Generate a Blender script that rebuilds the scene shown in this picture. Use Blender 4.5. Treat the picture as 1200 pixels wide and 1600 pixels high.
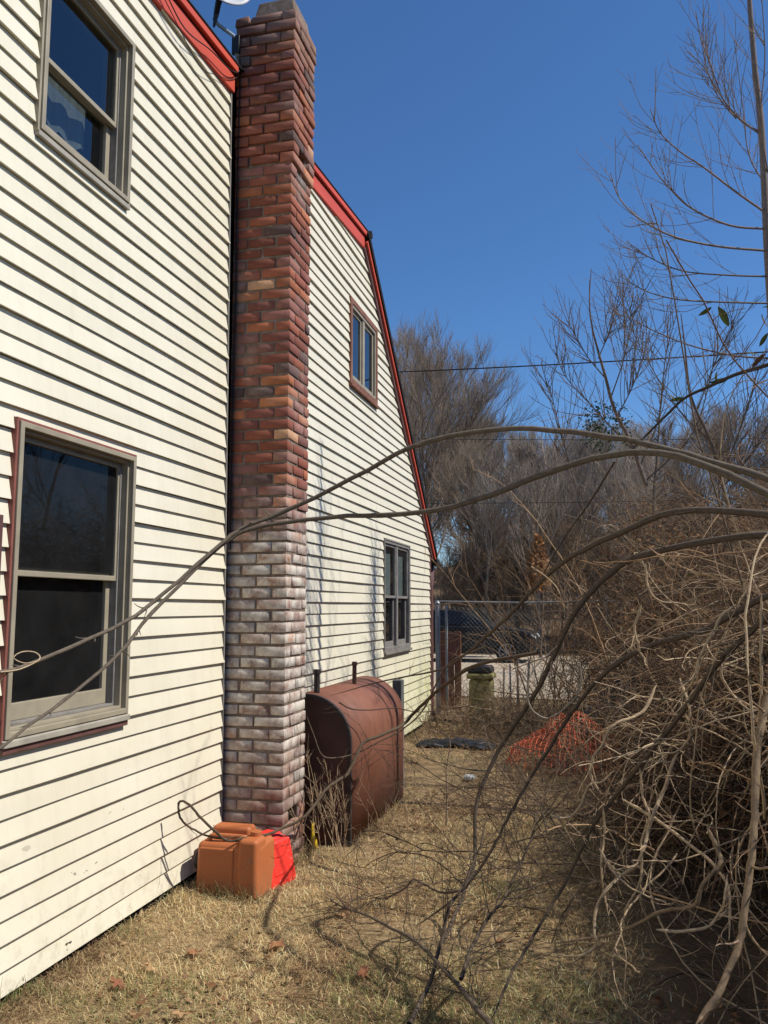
import bpy, bmesh, math, random
import numpy as np
from math import sin, cos, pi, radians, atan, atan2, hypot, sqrt
from mathutils import Vector, Matrix

random.seed(7)
rng = np.random.default_rng(11)
sc = bpy.context.scene
for o in list(bpy.data.objects):
    bpy.data.objects.remove(o)

# ------------------------------------------------------------------ camera
cd = bpy.data.cameras.new('camera')
cam = bpy.data.objects.new('camera', cd)
sc.collection.objects.link(cam)
sc.camera = cam
cd.sensor_fit = 'VERTICAL'
cd.sensor_height = 36.0
cd.lens = 1290.0 / 1600.0 * 36.0
cd.clip_start = 0.05
cd.clip_end = 3000
PITCH = atan(148 / 1290.0)
YAW = atan(340 / hypot(148, 1290))
cam.location = (2.425, 0.0, 1.62)
cam.rotation_euler = (pi / 2 + PITCH, 0, YAW)

# ------------------------------------------------------------------ sky and sun
SUN_EL = radians(50)
SUN_AZ = radians(5)          # sun stands towards +X, turned slightly to +Y
w = bpy.data.worlds.new('World')
sc.world = w
w.use_nodes = True
nt = w.node_tree
nt.nodes.clear()
wo = nt.nodes.new('ShaderNodeOutputWorld')
bg = nt.nodes.new('ShaderNodeBackground')
sky = nt.nodes.new('ShaderNodeTexSky')
sky.sky_type = 'NISHITA'
sky.sun_disc = False
sky.sun_elevation = SUN_EL
sky.sun_rotation = pi / 2 - SUN_AZ
sky.air_density = 1.0
sky.dust_density = 0.0
sky.ozone_density = 10.0
bg.inputs['Strength'].default_value = 0.118
hs = nt.nodes.new('ShaderNodeHueSaturation')
hs.inputs['Saturation'].default_value = 1.06
hs.inputs['Value'].default_value = 1.0
nt.links.new(sky.outputs[0], hs.inputs['Color'])
nt.links.new(hs.outputs[0], bg.inputs[0])
nt.links.new(bg.outputs[0], wo.inputs[0])
sl = bpy.data.lights.new('sun', 'SUN')
sl.energy = 5.0
sl.angle = radians(0.5)
sl.color = (1.0, 0.95, 0.87)
so = bpy.data.objects.new('sun', sl)
sc.collection.objects.link(so)
sdir = Vector((cos(SUN_EL) * cos(SUN_AZ), cos(SUN_EL) * sin(SUN_AZ), sin(SUN_EL)))
so.rotation_euler = sdir.to_track_quat('Z', 'Y').to_euler()
so.location = (20, 0, 30)
sc.view_settings.view_transform = 'Standard'
sc.view_settings.look = 'None'
sc.view_settings.exposure = 0.15
sc.view_settings.gamma = 1.0
sc.view_settings.use_curve_mapping = False

COL = sc.collection

# ------------------------------------------------------------------ helpers
def srgb(r, g, b):
    def f(c):
        c /= 255.0
        return c / 12.92 if c < 0.04045 else ((c + 0.055) / 1.055) ** 2.4
    return (f(r), f(g), f(b))

class NB:
    """small node builder"""
    def __init__(s, name):
        s.m = bpy.data.materials.new(name)
        s.m.use_nodes = True
        s.t = s.m.node_tree
        s.b = s.t.nodes['Principled BSDF']
        s.o = s.t.nodes['Material Output']
    def n(s, typ, **kw):
        x = s.t.nodes.new(typ)
        for k, v in kw.items():
            setattr(x, k, v)
        return x
    def l(s, a, b):
        s.t.links.new(a, b)
    def pos(s):
        return s.n('ShaderNodeNewGeometry').outputs['Position']
    def noise(s, scale, detail=4, rough=0.55, vec=None, stretch=None):
        x = s.n('ShaderNodeTexNoise')
        x.inputs['Scale'].default_value = scale
        x.inputs['Detail'].default_value = detail
        x.inputs['Roughness'].default_value = rough
        v = vec if vec is not None else s.pos()
        if stretch:
            mp = s.n('ShaderNodeMapping')
            mp.inputs['Scale'].default_value = stretch
            s.l(v, mp.inputs['Vector'])
            v = mp.outputs[0]
        s.l(v, x.inputs['Vector'])
        return x.outputs['Fac']
    def ramp(s, fac, stops):
        x = s.n('ShaderNodeValToRGB')
        e = x.color_ramp.elements
        while len(e) < len(stops):
            e.new(0.5)
        for i, (p, c) in enumerate(stops):
            e[i].position = p
            if not isinstance(c, (tuple, list)):
                c = (c, c, c)
            e[i].color = (c[0], c[1], c[2], 1)
        s.l(fac, x.inputs['Fac'])
        return x.outputs['Color']
    def mix(s, fac, a, b, mode='MIX'):
        x = s.n('ShaderNodeMix', data_type='RGBA', blend_type=mode)
        for sock, v in ((x.inputs[0], fac), (x.inputs[6], a), (x.inputs[7], b)):
            if hasattr(v, 'is_output'):
                s.l(v, sock)
            elif isinstance(v, (tuple, list)):
                sock.default_value = (v[0], v[1], v[2], 1)
            else:
                sock.default_value = v
        return x.outputs[2]
    def math(s, op, a, b=0.0, clamp=False):
        x = s.n('ShaderNodeMath', operation=op, use_clamp=clamp)
        for sock, v in ((x.inputs[0], a), (x.inputs[1], b)):
            if hasattr(v, 'is_output'):
                s.l(v, sock)
            else:
                sock.default_value = v
        return x.outputs[0]
    def attr(s, name='col'):
        x = s.n('ShaderNodeAttribute')
        x.attribute_name = name
        return x.outputs['Color']
    def sep(s, v):
        x = s.n('ShaderNodeSeparateXYZ')
        s.l(v, x.inputs[0])
        return x.outputs
    def mr(s, v, a, b, c=0.0, d=1.0):
        x = s.n('ShaderNodeMapRange')
        s.l(v, x.inputs[0])
        for i, q in enumerate((a, b, c, d)):
            x.inputs[i + 1].default_value = q
        return x.outputs[0]
    def bump(s, h, strength=0.3, dist=0.01):
        x = s.n('ShaderNodeBump')
        x.inputs['Strength'].default_value = strength
        x.inputs['Distance'].default_value = dist
        s.l(h, x.inputs['Height'])
        s.l(x.outputs[0], s.b.inputs['Normal'])
    def col(s, c):
        if hasattr(c, 'is_output'):
            s.l(c, s.b.inputs['Base Color'])
        else:
            s.b.inputs['Base Color'].default_value = (c[0], c[1], c[2], 1)
    def rough(s, r, spec=None, metal=None):
        if hasattr(r, 'is_output'):
            s.l(r, s.b.inputs['Roughness'])
        else:
            s.b.inputs['Roughness'].default_value = r
        if spec is not None:
            s.b.inputs['Specular IOR Level'].default_value = spec
        if metal is not None:
            s.b.inputs['Metallic'].default_value = metal

def simple(name, c, rough=0.6, spec=0.4, metal=0.0, var=0.25, scale=9.0, bump=0.0, stretch=None):
    b = NB(name)
    f = b.noise(scale, 5, 0.6, stretch=stretch)
    lo = tuple(x * (1 - var) for x in c)
    hi = tuple(min(1, x * (1 + var)) for x in c)
    b.col(b.ramp(f, [(0.3, lo), (0.7, hi)]))
    b.rough(rough, spec, metal)
    if bump:
        b.bump(b.noise(scale * 6, 4, stretch=stretch), bump, 0.004)
    return b.m

def new_obj(name, verts, faces, mat=None, parent=None, smooth=False, cols=None):
    me = bpy.data.meshes.new(name)
    if isinstance(verts, np.ndarray) and isinstance(faces, np.ndarray):
        nv, nf, k = len(verts), len(faces), faces.shape[1]
        me.vertices.add(nv)
        me.vertices.foreach_set('co', verts.astype(np.float32).ravel())
        me.loops.add(nf * k)
        me.loops.foreach_set('vertex_index', faces.astype(np.int32).ravel())
        me.polygons.add(nf)
        me.polygons.foreach_set('loop_start', np.arange(nf, dtype=np.int32) * k)
        me.polygons.foreach_set('loop_total', np.full(nf, k, dtype=np.int32))
        me.update(calc_edges=True)
    else:
        me.from_pydata([tuple(v) for v in verts], [], [tuple(f) for f in faces])
        me.update()
    if cols is not None:
        a = me.color_attributes.new('col', 'FLOAT_COLOR', 'POINT')
        c4 = np.ones((len(verts), 4), dtype=np.float32)
        c4[:, :3] = cols
        a.data.foreach_set('color', c4.ravel())
    if smooth:
        me.polygons.foreach_set('use_smooth', np.ones(len(me.polygons), dtype=bool))
    ob = bpy.data.objects.new(name, me)
    COL.objects.link(ob)
    if mat:
        me.materials.append(mat)
    if parent:
        ob.parent = parent
    return ob

def empty(name, loc=(0, 0, 0), parent=None):
    o = bpy.data.objects.new(name, None)
    o.empty_display_size = 0.1
    COL.objects.link(o)
    o.location = loc
    if parent:
        o.parent = parent
    return o

def keep(child, parent):
    """parent an object built in world coordinates"""
    child.parent = parent
    child.matrix_parent_inverse = Matrix.Translation(-Vector(parent.location))
    return child

def tag(o, label=None, cat=None, group=None, kind=None):
    if label: o['label'] = label
    if cat: o['category'] = cat
    if group: o['group'] = group
    if kind: o['kind'] = kind
    return o

class MB:
    """mesh builder of boxes, rings, prisms"""
    def __init__(s):
        s.v = []
        s.f = []
    def box(s, x0, x1, y0, y1, z0, z1):
        b = len(s.v)
        s.v += [(x, y, z) for x in (x0, x1) for y in (y0, y1) for z in (z0, z1)]
        s.f += [[b + i for i in q] for q in ((0, 1, 3, 2), (4, 6, 7, 5), (0, 4, 5, 1), (2, 3, 7, 6), (0, 2, 6, 4), (1, 5, 7, 3))]
        return s
    def hexa(s, bottom, top):
        b = len(s.v)
        s.v += list(bottom) + list(top)
        n = len(bottom)
        s.f.append([b + i for i in range(n)][::-1])
        s.f.append([b + n + i for i in range(n)])
        for i in range(n):
            j = (i + 1) % n
            s.f.append([b + i, b + j, b + n + j, b + n + i])
        return s
    def ring(s, y0, y1, z0, z1, wd, x0, x1, wb=None):
        wb = wd if wb is None else wb
        o = [(y0, z0), (y1, z0), (y1, z1), (y0, z1)]
        i = [(y0 + wd, z0 + wb), (y1 - wd, z0 + wb), (y1 - wd, z1 - wd), (y0 + wd, z1 - wd)]
        b = len(s.v)
        for x in (x1, x0):
            s.v += [(x, p[0], p[1]) for p in o] + [(x, p[0], p[1]) for p in i]
        for k in range(4):
            j = (k + 1) % 4
            s.f += [[b + k, b + j, b + 4 + j, b + 4 + k], [b + 8 + k, b + 12 + k, b + 12 + j, b + 8 + j],
                    [b + k, b + 8 + k, b + 8 + j, b + j], [b + 4 + k, b + 4 + j, b + 12 + j, b + 12 + k]]
        return s
    def tube(s, pts, r, k=8, cap=True):
        pts = [Vector(p) for p in pts]
        rs = r if isinstance(r, (list, tuple)) else [r] * len(pts)
        b = len(s.v)
        u = None
        for i, p in enumerate(pts):
            t = (pts[min(i + 1, len(pts) - 1)] - pts[max(i - 1, 0)]).normalized()
            if u is None:
                u = t.orthogonal().normalized()
            u = (u - t * u.dot(t)).normalized()
            v = t.cross(u)
            for a in range(k):
                q = p + (u * cos(2 * pi * a / k) + v * sin(2 * pi * a / k)) * rs[i]
                s.v.append(tuple(q))
        for i in range(len(pts) - 1):
            for a in range(k):
                c = (a + 1) % k
                s.f.append([b + i * k + a, b + i * k + c, b + (i + 1) * k + c, b + (i + 1) * k + a])
        if cap:
            s.f.append([b + a for a in range(k)][::-1])
            s.f.append([b + (len(pts) - 1) * k + a for a in range(k)])
        return s
    def build(s, name, mat, parent=None, smooth=False, bevel=0.0, seg=2):
        ob = new_obj(name, s.v, s.f, mat, None, smooth)
        bm = bmesh.new()
        bm.from_mesh(ob.data)
        bmesh.ops.recalc_face_normals(bm, faces=bm.faces)
        bm.to_mesh(ob.data)
        bm.free()
        if bevel:
            m = ob.modifiers.new('bevel', 'BEVEL')
            m.width = bevel
            m.segments = seg
            m.limit_method = 'ANGLE'
        if parent:
            keep(ob, parent)
        return ob

class Tubes:
    """many tapered tubes, vectorised"""
    def __init__(s):
        s.g = {}
    def add(s, pts, r0, r1=None, col=(0.2, 0.15, 0.1), k=3):
        pts = np.asarray(pts, dtype=np.float64)
        n = len(pts)
        if np.ndim(r0) == 0:
            r = np.linspace(r0, r0 if r1 is None else r1, n)
        else:
            r = np.asarray(r0)
        s.g.setdefault((n, k), []).append((pts, r, col))
    def batch(s, P, r0, r1, cols, k=3):
        N, n = P.shape[:2]
        t = np.linspace(0, 1, n)[None, :]
        r0 = np.broadcast_to(np.asarray(r0, float), (N,))[:, None]
        r1 = np.broadcast_to(np.asarray(r1, float), (N,))[:, None]
        s.g.setdefault((n, k), []).append((P, r0 * (1 - t) + r1 * t, np.broadcast_to(np.asarray(cols, float), (N, 3))))
    def arrays(s):
        V, F, Cc = [], [], []
        base = 0
        for (n, k), L in s.g.items():
            P = np.concatenate([a[0].reshape(-1, n, 3) for a in L])
            R = np.concatenate([np.asarray(a[1]).reshape(-1, n) for a in L])
            Cl = np.concatenate([np.asarray(a[2], float).reshape(-1, 3) for a in L])
            T = np.gradient(P, axis=1)
            T /= np.linalg.norm(T, axis=2, keepdims=True) + 1e-9
            ref = np.where(np.abs(T[:, :1, 2:3]) > 0.8, np.array([1., 0.13, 0.07]), np.array([0.05, 0.11, 1.]))
            U = np.cross(T, np.broadcast_to(ref, T.shape))
            U /= np.linalg.norm(U, axis=2, keepdims=True) + 1e-9
            W = np.cross(T, U)
            ang = np.arange(k) * 2 * pi / k
            ring = P[:, :, None, :] + R[:, :, None, None] * (U[:, :, None, :] * np.cos(ang)[None, None, :, None] + W[:, :, None, :] * np.sin(ang)[None, None, :, None])
            N = len(P)
            V.append(ring.reshape(-1, 3))
            Cc.append(np.repeat(Cl, n * k, axis=0))
            i = np.arange(n - 1)[:, None] * k
            a = np.arange(k)[None, :]
            c = (np.arange(k) + 1) % k
            q = np.stack([i + a, i + c[None, :], i + k + c[None, :], i + k + a], axis=-1).reshape(-1, 4)
            F.append((q[None] + (np.arange(N) * n * k)[:, None, None] + base).reshape(-1, 4))
            base += N * n * k
        return np.concatenate(V), np.concatenate(F), np.concatenate(Cc)
    def build(s, name, mat, parent=None, origin=None):
        V, F, Cc = s.arrays()
        if origin is not None:
            V = V - np.asarray(origin)
        ob = new_obj(name, V, F, mat, None, True, Cc)
        if parent:
            ob.parent = parent
        elif origin is not None:
            ob.location = origin
        return ob

def smooth_path(pts, n):
    """Catmull-Rom resample of a few control points"""
    P = np.asarray(pts, dtype=float)
    P = np.vstack([2 * P[0] - P[1], P, 2 * P[-1] - P[-2]])
    m = len(P) - 3
    out = []
    for t in np.linspace(0, m - 1e-6, n):
        i = int(t)
        f = t - i
        a, b, c, d = P[i:i + 4]
        out.append(0.5 * ((2 * b) + (c - a) * f + (2 * a - 5 * b + 4 * c - d) * f * f + (3 * b - a - 3 * c + d) * f ** 3))
    return np.array(out)

def vnoise(x, y, seed=0):
    def h(i, j):
        v = np.sin(i * 127.1 + j * 311.7 + seed * 74.7) * 43758.5453
        return v - np.floor(v)
    xi, yi = np.floor(x), np.floor(y)
    xf, yf = x - xi, y - yi
    u, v = xf * xf * (3 - 2 * xf), yf * yf * (3 - 2 * yf)
    return (h(xi, yi) * (1 - u) + h(xi + 1, yi) * u) * (1 - v) + (h(xi, yi + 1) * (1 - u) + h(xi + 1, yi + 1) * u) * v

def fbm(x, y, seed=0, o=4):
    s, a, t = 0, 0.5, 0
    for k in range(o):
        s = s + a * vnoise(x * 2 ** k, y * 2 ** k, seed + k)
        t += a
        a *= 0.5
    return s / t

def U(a, b):
    return random.uniform(a, b)

# ------------------------------------------------------------------ materials
def m_siding():
    b = NB('cream_vinyl_siding')
    p = b.pos()
    f = b.noise(1.6, 5, 0.6)
    c = b.ramp(f, [(0.3, (0.655, 0.605, 0.46)), (0.7, (0.72, 0.67, 0.53))])
    st = b.noise(3.0, 5, 0.6, stretch=(1, 5, 0.5))
    c = b.mix(b.math('MULTIPLY', b.mr(st, 0.48, 0.75), 0.17), c, (0.42, 0.38, 0.28))
    bl = b.noise(4.2, 6, 0.7)
    c = b.mix(b.math('MULTIPLY', b.math('MULTIPLY', b.mr(bl, 0.56, 0.72), b.mr(b.sep(p)[2], 1.6, 0.4)), 0.35), c, (0.36, 0.34, 0.22))
    s = b.sep(p)
    # green algae low on the far end of the wall
    g = b.math('MULTIPLY', b.mr(s[1], 8.2, 11.5), b.mr(s[2], 1.5, 0.5))
    g = b.math('MULTIPLY', g, b.mr(b.noise(5, 5, 0.65), 0.3, 0.65))
    c = b.mix(b.math('MULTIPLY', g, 0.75), c, (0.50, 0.52, 0.20))
    # splashed soil just above the grass
    d = b.math('MULTIPLY', b.mr(s[2], 0.5, 0.03), b.mr(b.noise(14, 5, 0.7), 0.5, 0.72))
    c = b.mix(b.math('MULTIPLY', d, 0.45), c, (0.25, 0.22, 0.14))
    ch = b.math('MULTIPLY', b.mr(s[2], 0.75, 0.2), b.mr(b.noise(9, 3, 0.5, stretch=(1, 1, 2.2)), 0.70, 0.715))
    c = b.mix(ch, c, (0.05, 0.045, 0.03))
    b.col(c)
    b.rough(0.42, 0.35)
    b.bump(b.noise(60, 3, 0.5, stretch=(1, 0.12, 1)), 0.08, 0.003)
    return b.m

def m_brick():
    b = NB('old_red_brick')
    p = b.pos()
    c = b.attr('col')
    f = b.noise(26, 6, 0.65)
    c = b.mix(b.mr(f, 0.35, 0.75), c, b.mix(0.35, c, (0.09, 0.05, 0.04)))
    s = b.sep(p)
    n = b.noise(11, 6, 0.7)
    n2 = b.noise(2.2, 3, 0.5)
    band = b.math('MULTIPLY', b.mr(s[2], 2.45, 1.95), b.mr(s[2], -0.1, 0.75))
    eff = b.math('MULTIPLY', b.math('ADD', band, b.math('MULTIPLY', b.math('SUBTRACT', n2, 0.5), 1.5)), b.mr(n, 0.30, 0.60), True)
    c = b.mix(b.math('MULTIPLY', eff, 0.95), c, (0.64, 0.585, 0.50))
    sm = b.mr(b.noise(34, 4, 0.6), 0.66, 0.72)
    c = b.mix(b.math('MULTIPLY', sm, 0.5), c, (0.42, 0.36, 0.30))
    # soot and lichen towards the top
    so_ = b.math('MULTIPLY', b.mr(s[2], 4.6, 5.7), b.mr(b.noise(7, 5, 0.65), 0.35, 0.65))
    c = b.mix(b.math('MULTIPLY', so_, 0.55), c, (0.19, 0.125, 0.09))
    b.col(c)
    b.rough(0.88, 0.25)
    b.bump(b.noise(140, 5, 0.75), 0.6, 0.004)
    return b.m

def m_mortar():
    b = NB('mortar')
    p = b.pos()
    s = b.sep(p)
    c = b.ramp(b.noise(18, 5, 0.7), [(0.3, (0.14, 0.10, 0.075)), (0.7, (0.27, 0.205, 0.155))])
    c = b.mix(b.math('MULTIPLY', b.mr(b.noise(9, 5, 0.7), 0.5, 0.7), 0.4), c, (0.34, 0.31, 0.28))
    b.col(c)
    b.rough(0.95, 0.15)
    b.bump(b.noise(120, 5, 0.7), 0.8, 0.008)
    return b.m

def m_attr(name, rough=0.85, spec=0.2, bump=0.3, scale=60, var=0.5):
    b = NB(name)
    f = b.noise(scale, 4, 0.65)
    c = b.mix(b.mr(f, 0.3, 0.75), b.mix(1.0, b.attr('col'), (1 - var * .5,) * 3, 'MULTIPLY'), b.mix(1.0, b.attr('col'), (1 + var * .5,) * 3, 'MULTIPLY'))
    b.col(c)
    b.rough(rough, spec)
    if bump:
        b.bump(b.noise(scale * 3, 4, 0.7), bump, 0.003)
    return b.m

def m_leaf(name):
    b = NB(name)
    b.col(b.attr('col'))
    b.rough(0.75, 0.25)
    tr = b.n('ShaderNodeBsdfTranslucent')
    b.l(b.attr('col'), tr.inputs[0])
    mx = b.n('ShaderNodeMixShader')
    mx.inputs[0].default_value = 0.25
    b.l(b.b.outputs[0], mx.inputs[1])
    b.l(tr.outputs[0], mx.inputs[2])
    b.l(mx.outputs[0], b.o.inputs[0])
    return b.m

def m_glass(name='window_glass', refl=1.0, tint=0.62, grey_mix=0.0):
    b = NB(name)
    fr = b.n('ShaderNodeFresnel')
    fr.inputs['IOR'].default_value = 1.85
    gl = b.n('ShaderNodeBsdfGlossy')
    gl.inputs['Roughness'].default_value = 0.015
    gl.inputs['Color'].default_value = (0.95, 0.97, 1, 1)
    tp = b.n('ShaderNodeBsdfTransparent')
    tp.inputs['Color'].default_value = (tint, tint * 1.05, tint * 1.05, 1)
    bp = b.n('ShaderNodeBump')
    bp.inputs['Strength'].default_value = 0.03
    bp.inputs['Distance'].default_value = 0.02
    b.l(b.noise(3.0, 2), bp.inputs['Height'])
    b.l(bp.outputs[0], gl.inputs['Normal'])
    mx = b.n('ShaderNodeMixShader')
    bf = b.n('ShaderNodeNewGeometry').outputs['Backfacing']
    b.l(b.math('MULTIPLY', b.math('MULTIPLY', fr.outputs[0], refl), b.math('SUBTRACT', 1.0, bf)), mx.inputs[0])
    b.l(tp.outputs[0], mx.inputs[1])
    b.l(gl.outputs[0], mx.inputs[2])
    out = mx.outputs[0]
    if grey_mix:
        df = b.n('ShaderNodeBsdfDiffuse')  # grey diffuse mixed in, so the pane looks less black
        b.l(b.ramp(b.noise(5, 5, 0.65), [(0.3, (0.10, 0.10, 0.10)), (0.7, (0.22, 0.215, 0.21))]), df.inputs[0])
        m2 = b.n('ShaderNodeMixShader')
        m2.inputs[0].default_value = grey_mix
        b.l(out, m2.inputs[1])
        b.l(df.outputs[0], m2.inputs[2])
        out = m2.outputs[0]
    b.l(out, b.o.inputs[0])
    return b.m

def m_tank():
    b = NB('red_oxide_steel')
    p = b.pos()
    c = b.ramp(b.noise(3.5, 6, 0.65), [(0.3, (0.175, 0.066, 0.040)), (0.7, (0.240, 0.098, 0.060))])
    st = b.noise(9, 5, 0.6, stretch=(1, 1.0, 0.13))
    s = b.sep(p)
    c = b.mix(b.math('MULTIPLY', b.mr(st, 0.56, 0.68), b.mr(s[2], 1.1, 0.5, 0.1, 0.8)), c, (0.07, 0.03, 0.024))
    c = b.mix(b.math('MULTIPLY', b.mr(b.noise(30, 5, 0.7), 0.55, 0.7), 0.4), c, (0.28, 0.14, 0.10))
    b.col(c)
    b.rough(b.mr(b.noise(12, 4), 0.3, 0.7, 0.58, 0.78), 0.3)
    b.bump(b.noise(40, 4), 0.12, 0.004)
    return b.m

def m_ground():
    b = NB('dry_lawn_soil')
    n1 = b.noise(0.9, 6, 0.6)
    n2 = b.noise(38, 5, 0.75)
    c = b.ramp(n2, [(0.25, (0.13, 0.085, 0.043)), (0.5, (0.33, 0.23, 0.12)), (0.75, (0.52, 0.39, 0.22))])
    c = b.mix(b.math('MULTIPLY', b.mr(n1, 0.52, 0.66), 0.5), c, (0.13, 0.085, 0.045))
    s = b.sep(b.pos())
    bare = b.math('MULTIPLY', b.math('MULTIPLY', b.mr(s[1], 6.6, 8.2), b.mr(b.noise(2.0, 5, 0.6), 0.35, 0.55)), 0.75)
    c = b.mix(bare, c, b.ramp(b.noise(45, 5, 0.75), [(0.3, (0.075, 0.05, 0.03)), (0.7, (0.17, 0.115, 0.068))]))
    mould_shade = b.math('MULTIPLY', b.mr(s[0], 2.15, 2.75), b.mr(s[1], 15.0, 13.0))  # leaf mould tone, darkened to paint in the shade under the thicket
    c = b.mix(b.math('MULTIPLY', mould_shade, 0.8), c, b.ramp(b.noise(30, 5, 0.75), [(0.3, (0.045, 0.031, 0.020)), (0.7, (0.115, 0.078, 0.048))]))
    far = b.mr(s[1], 26.0, 31.0)
    lit = b.ramp(b.noise(1.3, 8, 0.75), [(0.3, (0.075, 0.05, 0.03)), (0.55, (0.15, 0.10, 0.06)), (0.75, (0.19, 0.17, 0.07))])
    c = b.mix(far, c, lit)
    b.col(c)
    b.rough(0.95, 0.1)
    b.bump(b.noise(70, 5, 0.75), 0.8, 0.02)
    return b.m

def m_pavement():
    b = NB('pale_gravel_drive')
    c = b.ramp(b.noise(30, 5, 0.7), [(0.3, (0.36, 0.285, 0.195)), (0.7, (0.49, 0.395, 0.28))])
    c = b.mix(b.mr(b.noise(0.7, 5, 0.6), 0.5, 0.65, 0, 0.4), c, (0.24, 0.205, 0.16))
    b.col(c)
    b.rough(0.95, 0.15)
    b.bump(b.noise(80, 4, 0.7), 0.5, 0.01)
    return b.m

def m_redjug():
    b = NB('bright_red_plastic')
    c = b.ramp(b.noise(9, 5, 0.6), [(0.3, (0.66, 0.03, 0.02)), (0.7, (0.82, 0.045, 0.03))])
    c = b.mix(b.mr(b.noise(42, 4, 0.7, stretch=(1, 0.6, 1)), 0.62, 0.68, 0, 0.6), c, (0.85, 0.42, 0.36))
    b.col(c)
    b.rough(0.5, 0.4)
    b.bump(b.noise(30, 4), 0.25, 0.006)
    return b.m

def m_can():
    b = NB('faded_orange_plastic')
    s = b.sep(b.pos())
    c = b.ramp(b.noise(6, 5, 0.6), [(0.3, (0.385, 0.115, 0.038)), (0.7, (0.43, 0.132, 0.045))])
    c = b.mix(b.mr(b.noise(60, 5, 0.7), 0.60, 0.75, 0, 0.35), c, (0.50, 0.27, 0.15))
    dirt = b.math('MULTIPLY', b.mr(s[2], 0.14, -0.03), b.mr(b.noise(20, 5, 0.7), 0.35, 0.65))
    c = b.mix(b.math('MULTIPLY', dirt, 0.7), c, (0.20, 0.13, 0.07))
    b.col(c)
    b.rough(0.55, 0.35)
    b.bump(b.noise(35, 4), 0.12, 0.004)
    return b.m

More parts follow.
